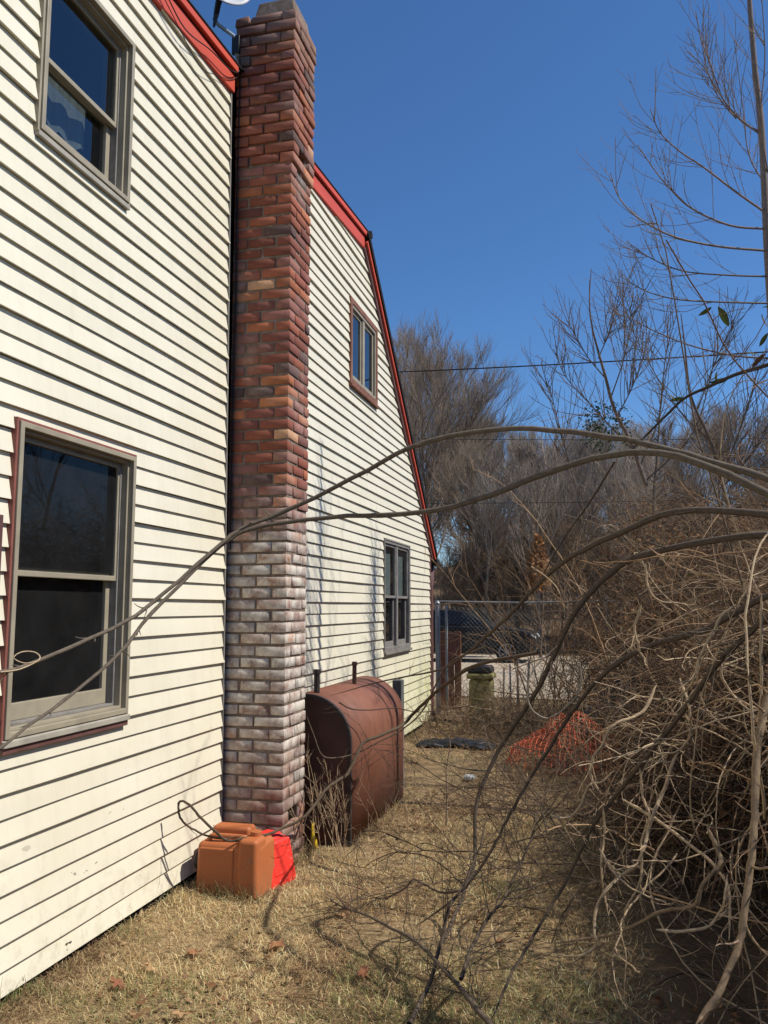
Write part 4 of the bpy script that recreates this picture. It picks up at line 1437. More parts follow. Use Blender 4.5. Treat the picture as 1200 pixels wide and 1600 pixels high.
def build_leafy():
    r = empty('oak_sapling', (0.45, 27.5, 0))
    tag(r, 'small tree holding orange brown dead leaves beyond the parked car', 'tree')
    T = Tubes()
    tk = twigpath((0.45, 27.5, -0.2), (0.02, 0, 1), 4.0, 10, 0.03)
    T.add(tk, 0.05, 0.008, GREY, 5)
    for i in range(40):
        p, k = at(tk, rng.uniform(0.35, 0.98))
        T.add(twigpath(p, side_dir(tk, k, 0.9), rng.uniform(0.3, 0.8), 5, 0.1, 0.05), 0.012, 0.003, GREY)
    keep(T.build('trunk', M['bark']), r)
    leaf_cloud('crown', (0.45, 27.5, 3.05), (0.62, 0.6, 1.0), 1500, 0.16, [(0.34, 0.16, 0.06), (0.28, 0.13, 0.05), (0.40, 0.22, 0.10)], M['leaf'], r, 0.1, True)
    r = empty('ivy_covered_tree', (3.3, 20.5, 0))
    tag(r, 'thin tree clothed in dark evergreen ivy above the thicket', 'tree')
    T = Tubes()
    tk = twigpath((3.3, 20.5, -0.2), (0.05, 0, 1), 7.6, 12, 0.05)
    T.add(tk, 0.09, 0.015, GREY, 6)
    for i in range(60):
        p, k = at(tk, rng.uniform(0.4, 0.98))
        T.add(twigpath(p, side_dir(tk, k, 0.9), rng.uniform(0.4, 1.3), 6, 0.1, 0.05), 0.012, 0.003, GREY)
    keep(T.build('trunk', M['bark']), r)
    leaf_cloud('crown', (2.627, 20.500, 5.964), (0.7, 0.6, 0.7), 750, 0.09, [(0.035, 0.055, 0.025), (0.025, 0.04, 0.02), (0.05, 0.07, 0.03)], M['leaf'], r, 0.1)
build_leafy()

# ------------------------------------------------------------------ long arching stems with traced courses
def twiglets(T, path, n, L, r, col, f0=0.1, f1=1.0, up=0.02, spread=(0.4, 1.1), wander=0.12, sub=2):
    for i in range(n):
        p, k = at(path, rng.uniform(f0, f1))
        l = L * rng.uniform(0.4, 1.2)
        t = twigpath(p, side_dir(path, k, rng.uniform(*spread)), l, 7, wander, up)
        T.add(t, r, r * 0.35, wood(col), 4)
        for j in range(sub):
            p2, k2 = at(t, rng.uniform(0.25, 0.95))
            T.add(twigpath(p2, side_dir(t, k2, rng.uniform(0.4, 0.9)), l * rng.uniform(0.25, 0.5), 5, wander, up), r * 0.6, r * 0.25, wood(col), 3)

def stem(name, pts, r0, r1, col, label, cat='vine', n=60, tw=0, twL=0.2, knots=True, group=None, k=7, up=0.02, sub=2, spread=(0.4, 1.1)):
    path = smooth_path(pts, n)
    path = path + rng.normal(0, min(0.0016, r0 * 0.10), path.shape)
    mk = max(4, n // 6)
    kk = rng.normal(0, 0.55 * r0, (mk, 3))
    kk[0] = 0
    path = path + np.stack([np.interp(np.linspace(0, mk - 1, n), np.arange(mk), kk[:, a_]) for a_ in range(3)], -1)
    r = np.linspace(r0, r1, n)
    r[-4:] *= np.array([0.9, 0.75, 0.55, 0.3])
    if name == 'hanging_vine':
        r[:4] *= np.array([0.3, 0.55, 0.75, 0.9])
    if knots:
        for q in range(5, n - 3, 9):
            r[q] *= 1.12
    T = Tubes()
    T.add(path, r, None, col, k)
    o0 = np.array(pts[0])
    root = empty(name, tuple(o0))
    m = T.build('main_stem', M['bark'], root, o0)
    if tw:
        T2 = Tubes()
        twiglets(T2, path, tw, twL, r1 * 0.55 if r1 > 0.004 else 0.0022, col, 0.05, 0.98, up, spread, 0.14, sub)
        T2.build('side_twigs', M['bark'], root, o0)['kind'] = 'stuff'
    tag(root, label, cat, group)
    return path

A = stem('arching_vine', [(2.947, 1.950, 1.821), (2.791, 1.970, 1.902), (2.663, 2.000, 1.957), (2.526, 2.050, 2.012), (2.376, 2.080, 2.053), (2.180, 2.120, 2.084), (1.952, 2.150, 2.061), (1.783, 2.170, 1.990), (1.577, 2.170, 1.900), (1.464, 2.120, 1.844), (1.426, 2.060, 1.790), (1.326, 1.920, 1.649), (1.289, 1.820, 1.589), (1.232, 1.620, 1.518), (1.214, 1.480, 1.488), (1.179, 1.380, 1.474)],
         0.0084, 0.0040, (0.135, 0.108, 0.08), 'upper of two long grey vines arching across the chimney and siding', tw=20, twL=0.035, sub=0)
B = stem('arching_vine', [(2.940, 1.850, 1.745), (2.776, 1.900, 1.855), (2.604, 1.970, 1.954), (2.480, 2.020, 1.978), (2.327, 2.070, 1.957), (2.147, 2.100, 1.903), (1.973, 2.130, 1.875), (1.790, 2.150, 1.868), (1.642, 2.150, 1.860), (1.498, 2.130, 1.842), (1.425, 2.080, 1.798), (1.373, 2.000, 1.718), (1.333, 1.850, 1.593), (1.334, 1.740, 1.513), (1.331, 1.600, 1.445), (1.335, 1.450, 1.392), (1.338, 1.340, 1.358), (1.335, 1.250, 1.329)],
         0.0094, 0.0026, (0.12, 0.095, 0.07), 'lower of two long vines arching from the thicket across the wall', tw=20, twL=0.035, sub=0)
stem('vine_tendril', [(1.231, 1.460, 1.487), (1.229, 1.520, 1.489), (1.233, 1.580, 1.506), (1.221, 1.580, 1.520), (1.211, 1.550, 1.522), (1.207, 1.530, 1.511), (1.221, 1.550, 1.499), (1.233, 1.580, 1.503)], 0.0017, 0.001, PALE, 'small pale curled tendril in front of the lower window', n=40, knots=False, k=5)
stem('arching_branch', [(3.382, 3.600, 1.865), (3.123, 3.800, 2.021), (2.780, 4.000, 2.063), (2.496, 4.200, 1.964), (2.305, 4.350, 1.881), (2.165, 4.500, 1.790), (2.054, 4.600, 1.690), (1.937, 4.700, 1.584), (1.765, 4.900, 1.455), (1.618, 5.100, 1.339), (1.420, 5.300, 1.224), (0.972, 5.550, 1.120), (0.569, 5.660, 1.000)],
     0.018, 0.004, (0.105, 0.08, 0.06), 'thick dark branch arching out of the thicket towards the oil tank top', tw=9, twL=0.35)
stem('arching_branch', [(3.430, 3.800, 1.799), (3.155, 4.000, 1.927), (2.648, 4.300, 1.873), (2.461, 4.400, 1.777), (2.293, 4.500, 1.580), (2.149, 4.600, 1.338), (1.999, 4.700, 1.086), (1.848, 4.750, 0.848), (1.726, 4.700, 0.557), (1.702, 4.600, 0.310), (1.665, 4.500, 0.156), (1.608, 4.250, -0.029), (1.574, 3.950, -0.174)],
     0.018, 0.008, (0.105, 0.08, 0.06), 'dark branch descending from the thicket to the dry lawn', tw=12, twL=0.4)
stem('arching_branch', [(3.322, 3.400, 1.733), (3.070, 3.600, 1.653), (2.846, 3.800, 1.519), (2.618, 4.000, 1.440), (2.446, 4.100, 1.329), (2.306, 4.200, 1.166), (2.125, 4.300, 0.883), (1.962, 4.300, 0.611), (1.869, 4.250, 0.417), (1.715, 4.200, 0.224), (1.500, 4.150, 0.057)],
     0.015, 0.005, (0.095, 0.072, 0.055), 'second dark branch slanting down across the netting to the lawn', tw=12, twL=0.4)
stem('arching_branch', [(3.220, 3.000, 1.782), (2.986, 3.150, 1.593), (2.830, 3.300, 1.404), (2.700, 3.450, 1.196), (2.558, 3.600, 0.995), (2.372, 3.750, 0.695), (2.231, 3.800, 0.460), (2.149, 3.750, 0.312), (2.031, 3.550, 0.147), (1.971, 3.400, 0.037)],
     0.012, 0.005, (0.10, 0.075, 0.055), 'dark leaning stem along the front of the thicket', tw=14, twL=0.35)
stem('trailing_vine', [(2.037, 5.200, 1.339), (1.640, 5.350, 1.245), (1.362, 5.600, 1.074), (1.103, 5.900, 0.864), (1.042, 5.800, 0.794), (0.922, 5.600, 0.740), (0.851, 5.500, 0.705), (0.807, 5.420, 0.608), (0.763, 5.350, 0.527), (0.702, 5.200, 0.481), (0.660, 5.100, 0.413), (0.616, 5.000, 0.347), (0.556, 4.960, 0.296), (0.487, 4.900, 0.265), (0.441, 4.750, 0.274), (0.396, 4.620, 0.297), (0.335, 4.560, 0.290), (0.287, 4.500, 0.313), (0.253, 4.420, 0.384), (0.211, 4.360, 0.465), (0.166, 4.330, 0.524), (0.112, 4.320, 0.534), (0.105, 4.320, 0.499), (0.125, 4.330, 0.446), (0.171, 4.380, 0.388), (0.229, 4.440, 0.339), (0.294, 4.520, 0.298), (0.379, 4.560, 0.304)],
     0.0125, 0.005, (0.105, 0.075, 0.05), 'long vine trailing past the tank and looping over the orange can', n=110, tw=4, twL=0.25)
stem('trailing_vine', [(1.710, 5.300, 1.370), (1.443, 5.400, 1.238), (1.239, 5.550, 0.927), (1.094, 5.600, 0.789), (0.927, 5.550, 0.705), (0.738, 5.500, 0.620), (0.589, 5.400, 0.622), (0.527, 5.380, 0.757), (0.482, 5.350, 0.894)], 0.006, 0.003, (0.14, 0.105, 0.075), 'thin vine hanging across the dark end of the oil tank', n=60)
stem('trailing_vine', [(0.668, 5.500, 0.967), (0.729, 5.600, 0.918), (0.812, 5.800, 0.889), (0.951, 6.000, 0.883), (1.100, 6.200, 0.837), (1.375, 6.300, 0.866), (1.630, 6.200, 0.932)], 0.005, 0.003, (0.09, 0.06, 0.045), 'thin dark vine lying across the rounded tank top', n=40)
stem('loop_vine', [(2.306, 4.400, 1.337), (2.313, 4.400, 1.240), (2.285, 4.400, 1.159), (2.220, 4.400, 1.093), (2.138, 4.400, 1.052), (2.074, 4.400, 1.082), (2.040, 4.400, 1.153), (2.048, 4.400, 1.234), (2.092, 4.450, 1.314), (2.190, 4.500, 1.412)], 0.0055, 0.004, (0.26, 0.22, 0.17), 'grey vine bent into a round loop above the orange netting', n=50, knots=False)
stem('bent_twig', [(2.089, 4.200, 1.821), (2.157, 4.200, 1.772), (2.206, 4.200, 1.724), (2.230, 4.200, 1.677), (2.247, 4.200, 1.598)], 0.004, 0.002, PALE, 'short pale hooked twig in front of the woods', n=24)
stem('straight_twig', [(2.503, 4.000, 2.299), (2.378, 4.200, 2.136), (2.224, 4.400, 1.946), (2.054, 4.600, 1.683)], 0.005, 0.003, (0.08, 0.06, 0.045), 'thin straight dark twig slanting below the upper vine', n=24)

# low branch spreading over the lawn in the foreground
stem('fallen_branch', [(2.142, 3.100, 0.004), (1.984, 3.300, 0.050), (1.868, 3.420, 0.087), (1.791, 3.500, 0.117), (1.674, 3.620, 0.158), (1.519, 3.800, 0.170), (1.314, 4.000, 0.143), (1.124, 4.200, 0.097), (0.936, 4.400, 0.056)], 0.014, 0.003, (0.12, 0.09, 0.065), 'dead branch lying low over the straw coloured lawn', 'branch', tw=42, twL=0.34, up=0.03)
stem('low_branch', [(1.651, 3.350, -0.002), (1.671, 3.500, 0.030), (1.705, 3.600, 0.093), (1.704, 3.750, 0.165), (1.715, 3.850, 0.266), (1.758, 3.950, 0.321), (1.812, 4.100, 0.454), (1.846, 4.200, 0.581)], 0.011, 0.004, (0.10, 0.075, 0.055), 'forked dark branch rising from the lawn near the bottom edge', 'branch', tw=24, twL=0.3, up=0.03)
stem('low_branch', [(1.758, 3.950, 0.315), (1.658, 4.000, 0.283), (1.544, 4.100, 0.286), (1.474, 4.200, 0.265), (1.424, 4.200, 0.215), (1.299, 4.300, 0.126), (1.103, 4.500, 0.110)], 0.006, 0.002, (0.11, 0.08, 0.06), 'crooked side branch reaching left over the dry lawn', 'branch', tw=16, twL=0.25)
stem('low_branch', [(1.830, 3.500, 0.122), (1.853, 3.700, 0.198), (1.946, 3.850, 0.300), (1.994, 3.950, 0.368), (2.076, 4.050, 0.544), (2.133, 4.100, 0.652)], 0.009, 0.004, (0.10, 0.075, 0.055), 'dark stem slanting up from the lawn beside the shaded ground', 'branch', tw=46, twL=0.34, up=0.0)
stem('young_shoot', [(1.253, 6.400, 0.254), (1.245, 6.400, -0.076), (1.265, 6.400, 0.492)][::-1][:0] or [(1.273, 6.200, 0.022), (1.280, 6.200, 0.250), (1.276, 6.200, 0.411), (1.307, 6.200, 0.574), (1.303, 6.200, 0.666)], 0.007, 0.003, (0.28, 0.22, 0.16), 'pale upright shoot on the shaded ground beyond the tank', 'shoot', n=24, tw=5, twL=0.25)

# pale twisting vines hanging in front of the shaded thicket
PV = [
    ([(2.631, 3.600, 1.301), (2.572, 3.550, 1.197), (2.466, 3.500, 1.147), (2.419, 3.500, 1.076), (2.375, 3.500, 1.021), (2.368, 3.500, 0.951), (2.404, 3.500, 0.881)], 0.0075, 'pale vine hooked at the top of the dark hollow in the thicket'),
    ([(2.691, 3.400, 1.069), (2.669, 3.400, 1.035), (2.638, 3.400, 0.951), (2.616, 3.400, 0.900), (2.591, 3.350, 0.861), (2.565, 3.350, 0.778), (2.545, 3.300, 0.726), (2.518, 3.300, 0.670), (2.463, 3.300, 0.629), (2.404, 3.250, 0.584), (2.371, 3.250, 0.523), (2.363, 3.200, 0.462), (2.368, 3.200, 0.417), (2.313, 3.200, 0.375), (2.215, 3.250, 0.352)], 0.0075, 'pale twisting vine hanging down the middle of the dark hollow'),
    ([(2.553, 3.500, 0.987), (2.559, 3.500, 0.875), (2.571, 3.450, 0.820), (2.551, 3.450, 0.718), (2.541, 3.400, 0.617), (2.518, 3.400, 0.550), (2.483, 3.400, 0.482), (2.469, 3.400, 0.391)], 0.0055, 'straight pale vine dangling left of the twisting one'),
    ([(2.391, 3.200, 0.751), (2.431, 3.200, 0.683), (2.476, 3.200, 0.640), (2.544, 3.250, 0.584), (2.617, 3.300, 0.554)], 0.0045, 'thin pale twig slanting across the dark hollow'),
    ([(2.483, 3.600, 0.844), (2.590, 3.500, 0.809), (2.702, 3.400, 0.742), (2.791, 3.300, 0.697), (2.819, 3.250, 0.668), (2.827, 3.200, 0.624), (2.810, 3.100, 0.512)], 0.0065, 'vine running diagonally down to the right in the thicket'),
    ([(2.772, 3.300, 0.829), (2.798, 3.250, 0.773), (2.799, 3.200, 0.726), (2.739, 3.200, 0.655), (2.700, 3.200, 0.579), (2.597, 3.250, 0.534), (2.505, 3.300, 0.464), (2.408, 3.350, 0.397), (2.206, 3.400, 0.326)], 0.0085, 'brown vine bending left near the foot of the thicket'),
    ([(3.127, 3.200, 1.728), (2.990, 3.050, 1.424), (2.916, 2.950, 1.266), (2.883, 2.900, 1.152), (2.866, 2.850, 1.044), (2.848, 2.800, 0.950), (2.830, 2.750, 0.866), (2.806, 2.700, 0.783), (2.783, 2.650, 0.707), (2.749, 2.600, 0.638), (2.710, 2.550, 0.577), (2.662, 2.500, 0.507), (2.623, 2.400, 0.471)], 0.014, 'thickest vine stem standing near the right edge'),
    ([(2.573, 3.100, 0.526), (2.645, 3.100, 0.525), (2.738, 3.100, 0.548), (2.782, 3.100, 0.595), (2.798, 3.100, 0.639), (2.810, 3.150, 0.712)], 0.006, 'vine curled upward like a hook near the foot of the thicket'),
    ([(2.188, 3.700, 0.738), (2.263, 3.700, 0.734), (2.320, 3.700, 0.793), (2.351, 3.700, 0.868), (2.406, 3.700, 0.889), (2.457, 3.700, 0.946)], 0.006, 'pale vine crook at the left edge of the dark hollow'),
    ([(2.409, 3.500, 0.832), (2.411, 3.500, 0.730), (2.394, 3.450, 0.633), (2.401, 3.450, 0.541), (2.417, 3.400, 0.453)], 0.0045, 'thin vine dropping straight beside the pale crook'),
    ([(2.891, 3.200, 1.627), (2.835, 3.200, 1.570), (2.796, 3.200, 1.501), (2.758, 3.200, 1.421), (2.729, 3.200, 1.359), (2.696, 3.300, 1.296)], 0.007, 'pale curved vine over the leaning boards'),
    ([(2.840, 3.300, 1.439), (2.844, 3.300, 1.370), (2.870, 3.300, 1.313), (2.914, 3.250, 1.262), (2.976, 3.200, 1.189)], 0.0055, 'pale vine crossing the leaning boards'),
    ([(2.625, 4.000, 1.820), (2.633, 4.000, 1.717), (2.681, 4.000, 1.649), (2.764, 4.000, 1.637), (2.845, 4.000, 1.614)], 0.0055, 'pale hanging vine bow in the upper thicket'),
    ([(2.598, 3.900, 1.629), (2.570, 3.900, 1.543), (2.570, 3.900, 1.472), (2.593, 3.900, 1.416), (2.618, 3.900, 1.346)], 0.0065, 'short knotted pale vine in the upper thicket'),
    ([(2.715, 3.500, 1.339), (2.735, 3.400, 1.252), (2.731, 3.400, 1.132), (2.680, 3.400, 1.071), (2.610, 3.400, 1.063)], 0.005, 'curved vine closing the top of the dark hollow'),
    ([(2.943, 3.000, 1.658), (2.930, 3.000, 1.426), (2.923, 3.000, 1.332), (2.912, 3.000, 1.260)], 0.0055, 'pale vine hanging beside the right edge'),
]
for pts, r, lab in PV:
    stem('hanging_vine', pts, r, r * 0.6, (0.42, 0.31, 0.195) if r < 0.0085 else (0.24, 0.17, 0.105), lab, n=50, tw=7, twL=0.16, sub=1, spread=(0.5, 1.3))

# ------------------------------------------------------------------ the thicket itself
def thick_h(x, y):
    """height of the tangle: low along the lawn, high further back"""
    x = np.asarray(x, float); y = np.asarray(y, float)
    far = np.clip((y - 9.2) / 1.5, 0, 1)
    near = 1.12 * (x - 2.55 + 0.12 * np.sin(y * 2.3))
    farh = 3.2 * np.clip((x - 1.95 - 0.2 * np.sin(y * 1.3)) / 0.9, 0, 1) ** 0.6
    h = near * (1 - far) + farh * far
    return np.clip(h, 0, 3.1 + 0.45 * (vnoise(x * 1.1, y * 0.9, 4) - 0.3))

def build_thicket():
    T = Tubes()
    # canes that rise and arch over towards the house
    n = 2600
    P = np.stack([rng.uniform(2.5, 7.0, n), rng.uniform(2.6, 14.0, n), np.zeros(n)], -1)
    D = np.stack([rng.normal(-0.25, 0.35, n), rng.normal(0, 0.35, n), np.ones(n)], -1)
    L = rng.uniform(1.2, 4.4, n)
    m = 16
    side = rng.uniform(-1.0, 0.3, n)
    gk = rng.uniform(0.10, 0.28, n)
    D /= np.linalg.norm(D, axis=1, keepdims=True)
    out = [P.copy()]
    for i in range(m - 1):
        D = D + rng.normal(0, 0.055, (n, 3))
        D[:, 0] += side * 0.09
        D[:, 2] -= (i / m) ** 1.2 * gk
        D /= np.linalg.norm(D, axis=1, keepdims=True)
        P = P + D * (L / (m - 1))[:, None]
        out.append(P.copy())
    C = np.stack(out, 1)
    h = thick_h(C[..., 0], C[..., 1]) + 0.12
    ok = (C[..., 2] < h + 0.15 * rng.random((n, 1))).all(1) | (rng.random(n) < 0.012)
    ok &= ~((C[:, 0, 1] < 4.6) & (C[:, 0, 0] < 3.4))
    C = C[ok]
    C[..., 2] = np.maximum(C[..., 2], 0.012)
    n = len(C)
    pal = np.array([BROWN, GREY, TAN, DARK])
    cc = pal[rng.integers(0, 4, n)] * rng.uniform(0.7, 1.3, (n, 1))
    r = rng.uniform(0.0035, 0.0095, n)
    T.batch(C, r, r * 0.35, cc, 4)
    P, D, f, idx = kids(C, 9, 0.2, 1.0, 0.4, 1.2)
    t1 = grow(P, D, rng.uniform(0.15, 0.55, len(P)), 7, 0.15, 0.0, 0.08)
    T.batch(t1, r[idx] * 0.42, r[idx] * 0.2, cc[idx] * rng.uniform(0.8, 1.3, (len(idx), 1)), 3)
    P, D, f, id2 = kids(t1, 2, 0.2, 1.0, 0.4, 0.9)
    t2 = grow(P, D, rng.uniform(0.06, 0.22, len(P)), 5, 0.15, 0.0, 0.05)
    T.batch(t2, 0.0016, 0.0008, cc[idx][id2] * rng.uniform(0.8, 1.4, (len(id2), 1)), 3)
    # tangle of curly stems filling the volume
    n = 60000
    x, y = rng.uniform(1.9, 7.0, n), rng.uniform(2.8, 14.0, n)
    h = thick_h(x, y)
    z = h * rng.random(n) ** 0.55
    ok = (h > 0.2) & ~((y < 5.2) & (z < 1.25) & (x < 3.7) & (rng.random(n) < 0.85)) & (fbm(x * 0.9, y * 0.9 + z, 3) > 0.36)
    cano = (y < 9.0) & (x > 3.9) & (x < 6.6) & (z > 0.5 * h)
    ok |= cano & (rng.random(n) < 0.9)  # extra canopy stems added deep in the bank to block the sun
    idx = np.where(ok)[0]
    back = (y > 5.0) & (y < 9.6) & (x > 2.5) & (x < 4.6)
    rest = idx[~cano[idx]]
    idx = np.concatenate([idx[cano[idx]], rest[:10500], rest[10500:][back[rest[10500:]]][:6000]])
    n = len(idx)
    print('tangle', n)
    P = np.stack([x, y, z], -1)[idx]
    D = rng.normal(0, 1, (n, 3)) * np.array([1, 1, 0.6])
    t = grow(P, D, rng.uniform(0.25, 1.15, n), 8, 0.2, -0.04, 0.2)
    t[..., 2] = np.maximum(t[..., 2], 0.012)
    # nothing may poke far out of the tangle
    pal = np.array([BROWN, BROWN, GREY, TAN, DARK, DARK])
    r = rng.uniform(0.0015, 0.0042, n)
    T.batch(t, r, r * 0.5, pal[rng.integers(0, 6, n)] * rng.uniform(0.7, 1.3, (n, 1)), 3)
    # thick leafy top, added out of view in the bank to shade the hollow
    n = 9000
    x, y = rng.uniform(3.5, 7.0, n), rng.uniform(1.2, 7.5, n)
    z = thick_h(x, y) - rng.uniform(-0.1, 0.7, n)
    t = grow(np.stack([x, y, z], -1), rng.normal(0, 1, (n, 3)) * np.array([1, 1, 0.5]), rng.uniform(0.3, 1.0, n), 6, 0.2, -0.03, 0.1)
    t[..., 2] = np.maximum(t[..., 2], 0.012)
    T.batch(t, 0.0042, 0.002, np.array([BROWN, DARK, GREY])[rng.integers(0, 3, n)], 3)
    x, y = rng.uniform(3.45, 7.0, 30000), rng.uniform(1.2, 7.2, 30000)
    z = thick_h(x, y) - rng.uniform(-0.05, 0.8, 30000)
    km = (fbm(x * 1.1 + 7, y * 1.1 + z, 14) > 0.42) & (z > 0.1)
    shade_leaves = np.stack([x, y, z], -1)[km]
    # long looping vines, pale where the bark is bare
    n = 620
    x = rng.uniform(2.45, 5.2, n); y = rng.uniform(2.9, 9.5, n)
    h = thick_h(x, y)
    z = 0.25 + (h + 0.25) * rng.uniform(0.35, 1.0, n)
    D = np.stack([rng.normal(-0.5, 0.7, n), rng.normal(-0.3, 0.7, n), rng.normal(0.1, 0.5, n)], -1)
    v = grow(np.stack([x, y, z], -1), D, rng.uniform(0.8, 2.6, n), 26, 0.085, -0.045, 0.055)
    v[..., 2] = np.maximum(v[..., 2], 0.015)
    lim = 2.0 + 0.06 * np.clip(6 - v[..., 1], 0, 4)
    ok = (v[..., 1] > 2.5).all(1) & (v[..., 0] > lim).all(1)
    v = v[ok]
    n = len(v)
    print('loops', n)
    r = rng.uniform(0.0022, 0.0058, n)
    cc = np.array([PALE, TAN, (0.38, 0.275, 0.17), BROWN])[rng.integers(0, 4, n)] * rng.uniform(0.7, 1.25, (n, 1))
    T.batch(v, r, r * 0.5, cc, 5)
    P, D, f, idx = kids(v, 5, 0.1, 0.95, 0.5, 1.2)
    t1 = grow(P, D, rng.uniform(0.08, 0.45, len(P)), 9, 0.12, -0.02, 0.15)
    t1[..., 2] = np.maximum(t1[..., 2], 0.015)
    T.batch(t1, r[idx] * 0.5, r[idx] * 0.22, cc[idx], 4)
    o = T.build('bramble_thicket', M['bark'])
    tag(o, 'dense brown thicket of leafless brambles and vines filling the right side', 'thicket', kind='stuff')
    # brown leaves caught in it
    n = 42000
    x, y = rng.uniform(2.1, 7.0, n), rng.uniform(3.0, 14.0, n)
    z = thick_h(x, y) * rng.random(n) ** 0.8 * 0.95
    keepm = (fbm(x * 1.3 + z, y * 1.3 - z, 8) > 0.47) & (z > 0.12) & ~((y < 5.2) & (z < 1.25) & (x < 3.7))
    o = leaves('caught_leaves', np.concatenate([np.stack([x, y, z], -1)[keepm], shade_leaves]), 0.06, [(0.25, 0.125, 0.06), (0.19, 0.09, 0.045), (0.32, 0.19, 0.095), (0.15, 0.12, 0.045)], M['leaf'])
    tag(o, 'dead brown leaves caught among the thicket stems', 'leaves', kind='stuff')

build_thicket()

def build_spill():
    """thin dark brambles that spill from the thicket over the lawn, and brush before the fence"""
    T = Tubes()
    n = 80
    P = np.stack([rng.uniform(1.6, 2.7, n), rng.uniform(4.2, 8.6, n), rng.uniform(0, 0.25, n)], -1)
    D = np.stack([rng.normal(-0.55, 0.5, n), rng.normal(-0.1, 0.55, n), rng.uniform(0.25, 1.1, n)], -1)
    c = grow(P, D, rng.uniform(0.5, 1.5, n), 14, 0.11, -0.055, 0.06)
    c[..., 2] = np.maximum(c[..., 2], 0.01)
    r = rng.uniform(0.0022, 0.0055, n)
    cc = np.array([(0.085, 0.06, 0.042), (0.12, 0.085, 0.06), (0.16, 0.12, 0.085)])[rng.integers(0, 3, n)] * rng.uniform(0.8, 1.3, (n, 1))
    T.batch(c, r, r * 0.4, cc, 4)
    P, D, f, i1 = kids(c, 8, 0.1, 1.0, 0.4, 1.1)
    t1 = grow(P, D, rng.uniform(0.08, 0.42, len(P)), 8, 0.13, 0.0, 0.08)
    t1[..., 2] = np.maximum(t1[..., 2], 0.01)
    T.batch(t1, r[i1] * 0.5, r[i1] * 0.22, cc[i1], 3)
    P, D, f, i2 = kids(t1, 3, 0.15, 1.0, 0.4, 0.9)
    t2 = grow(P, D, rng.uniform(0.04, 0.16, len(P)), 5, 0.13)
    t2[..., 2] = np.maximum(t2[..., 2], 0.01)
    T.batch(t2, 0.0012, 0.0006, cc[i1][i2], 3)
    o = T.build('bramble_stems', M['bark'])
    tag(o, 'thin dark bramble stems spilling from the thicket across the dry lawn', 'brambles', kind='stuff')
    T = Tubes()
    n = 230
    x = rng.uniform(0.15, 3.2, n)
    P = np.stack([x, rng.uniform(10.2, 12.5, n), np.zeros(n)], -1)
    D = np.stack([rng.normal(0, 0.6, n), rng.normal(0, 0.5, n), rng.uniform(0.4, 1.2, n)], -1)
    c = grow(P, D, rng.uniform(0.3, 1.0, n) * (0.7 + 0.35 * x), 10, 0.13, -0.06, 0.07)
    c[..., 2] = np.maximum(c[..., 2], 0.01)
    cc = np.array([(0.42, 0.31, 0.19), (0.22, 0.15, 0.09), (0.32, 0.22, 0.14), (0.16, 0.11, 0.07)])[rng.integers(0, 4, n)]
    T.batch(c, 0.006, 0.002, cc, 4)
    P, D, f, i1 = kids(c, 9, 0.1, 1.0, 0.4, 1.1)
    t1 = grow(P, D, rng.uniform(0.1, 0.4, len(P)), 7, 0.14, 0.0, 0.08)
    t1[..., 2] = np.maximum(t1[..., 2], 0.01)
    T.batch(t1, 0.003, 0.0012, cc[i1], 3)
    # taller thin canes along the fence on the right
    n = 115
    P = np.stack([rng.uniform(1.2, 4.4, n), rng.uniform(11.0, 14.0, n), np.zeros(n)], -1)
    D = np.stack([rng.normal(-0.15, 0.35, n), rng.normal(0, 0.3, n), np.ones(n)], -1)
    c = grow(P, D, rng.uniform(1.2, 3.2, n), 12, 0.08, -0.03, 0.03)
    cc = np.array([BROWN, TAN, GREY])[rng.integers(0, 3, n)]
    T.batch(c, 0.008, 0.002, cc, 4)
    P, D, f, i1 = kids(c, 10, 0.15, 1.0, 0.35, 0.9)
    t1 = grow(P, D, rng.uniform(0.2, 0.8, len(P)), 7, 0.1, 0.01, 0.04)
    T.batch(t1, 0.0035, 0.0015, cc[i1], 3)
    o = T.build('dead_brush', M['bark'])
    tag(o, 'dead brush and dry stalks heaped along the foot of the wire fence', 'brush', kind='stuff')
    # twigs lying on the ground
    T = Tubes()
    n = 1500
    x, y = rng.uniform(0.3, 3.4, n), rng.uniform(2.6, 10.5, n)
    k = fbm(x * 1.2, y * 1.2, 41) + 0.12 * (x - 1.5) > 0.5
    x, y = x[k], y[k]
    n = len(x)
    D = np.stack([rng.normal(0, 1, n), rng.normal(0, 1, n), rng.normal(0.1, 0.1, n)], -1)
    c = grow(np.stack([x, y, gz(x, y) + 0.02], -1), D, rng.uniform(0.05, 0.32, n), 6, 0.12)
    c[..., 2] = np.maximum(gz(c[..., 0], c[..., 1]) + 0.012, np.minimum(c[..., 2], gz(c[..., 0], c[..., 1]) + 0.05))
    T.batch(c, rng.uniform(0.001, 0.0028, n), 0.0008, np.array([DARK, BROWN, GREY, TAN])[rng.integers(0, 4, n)], 3)
    o = T.build('twig_litter', M['bark'])
    tag(o, 'small broken twigs strewn over the matted lawn', 'twigs', kind='stuff')
build_spill()
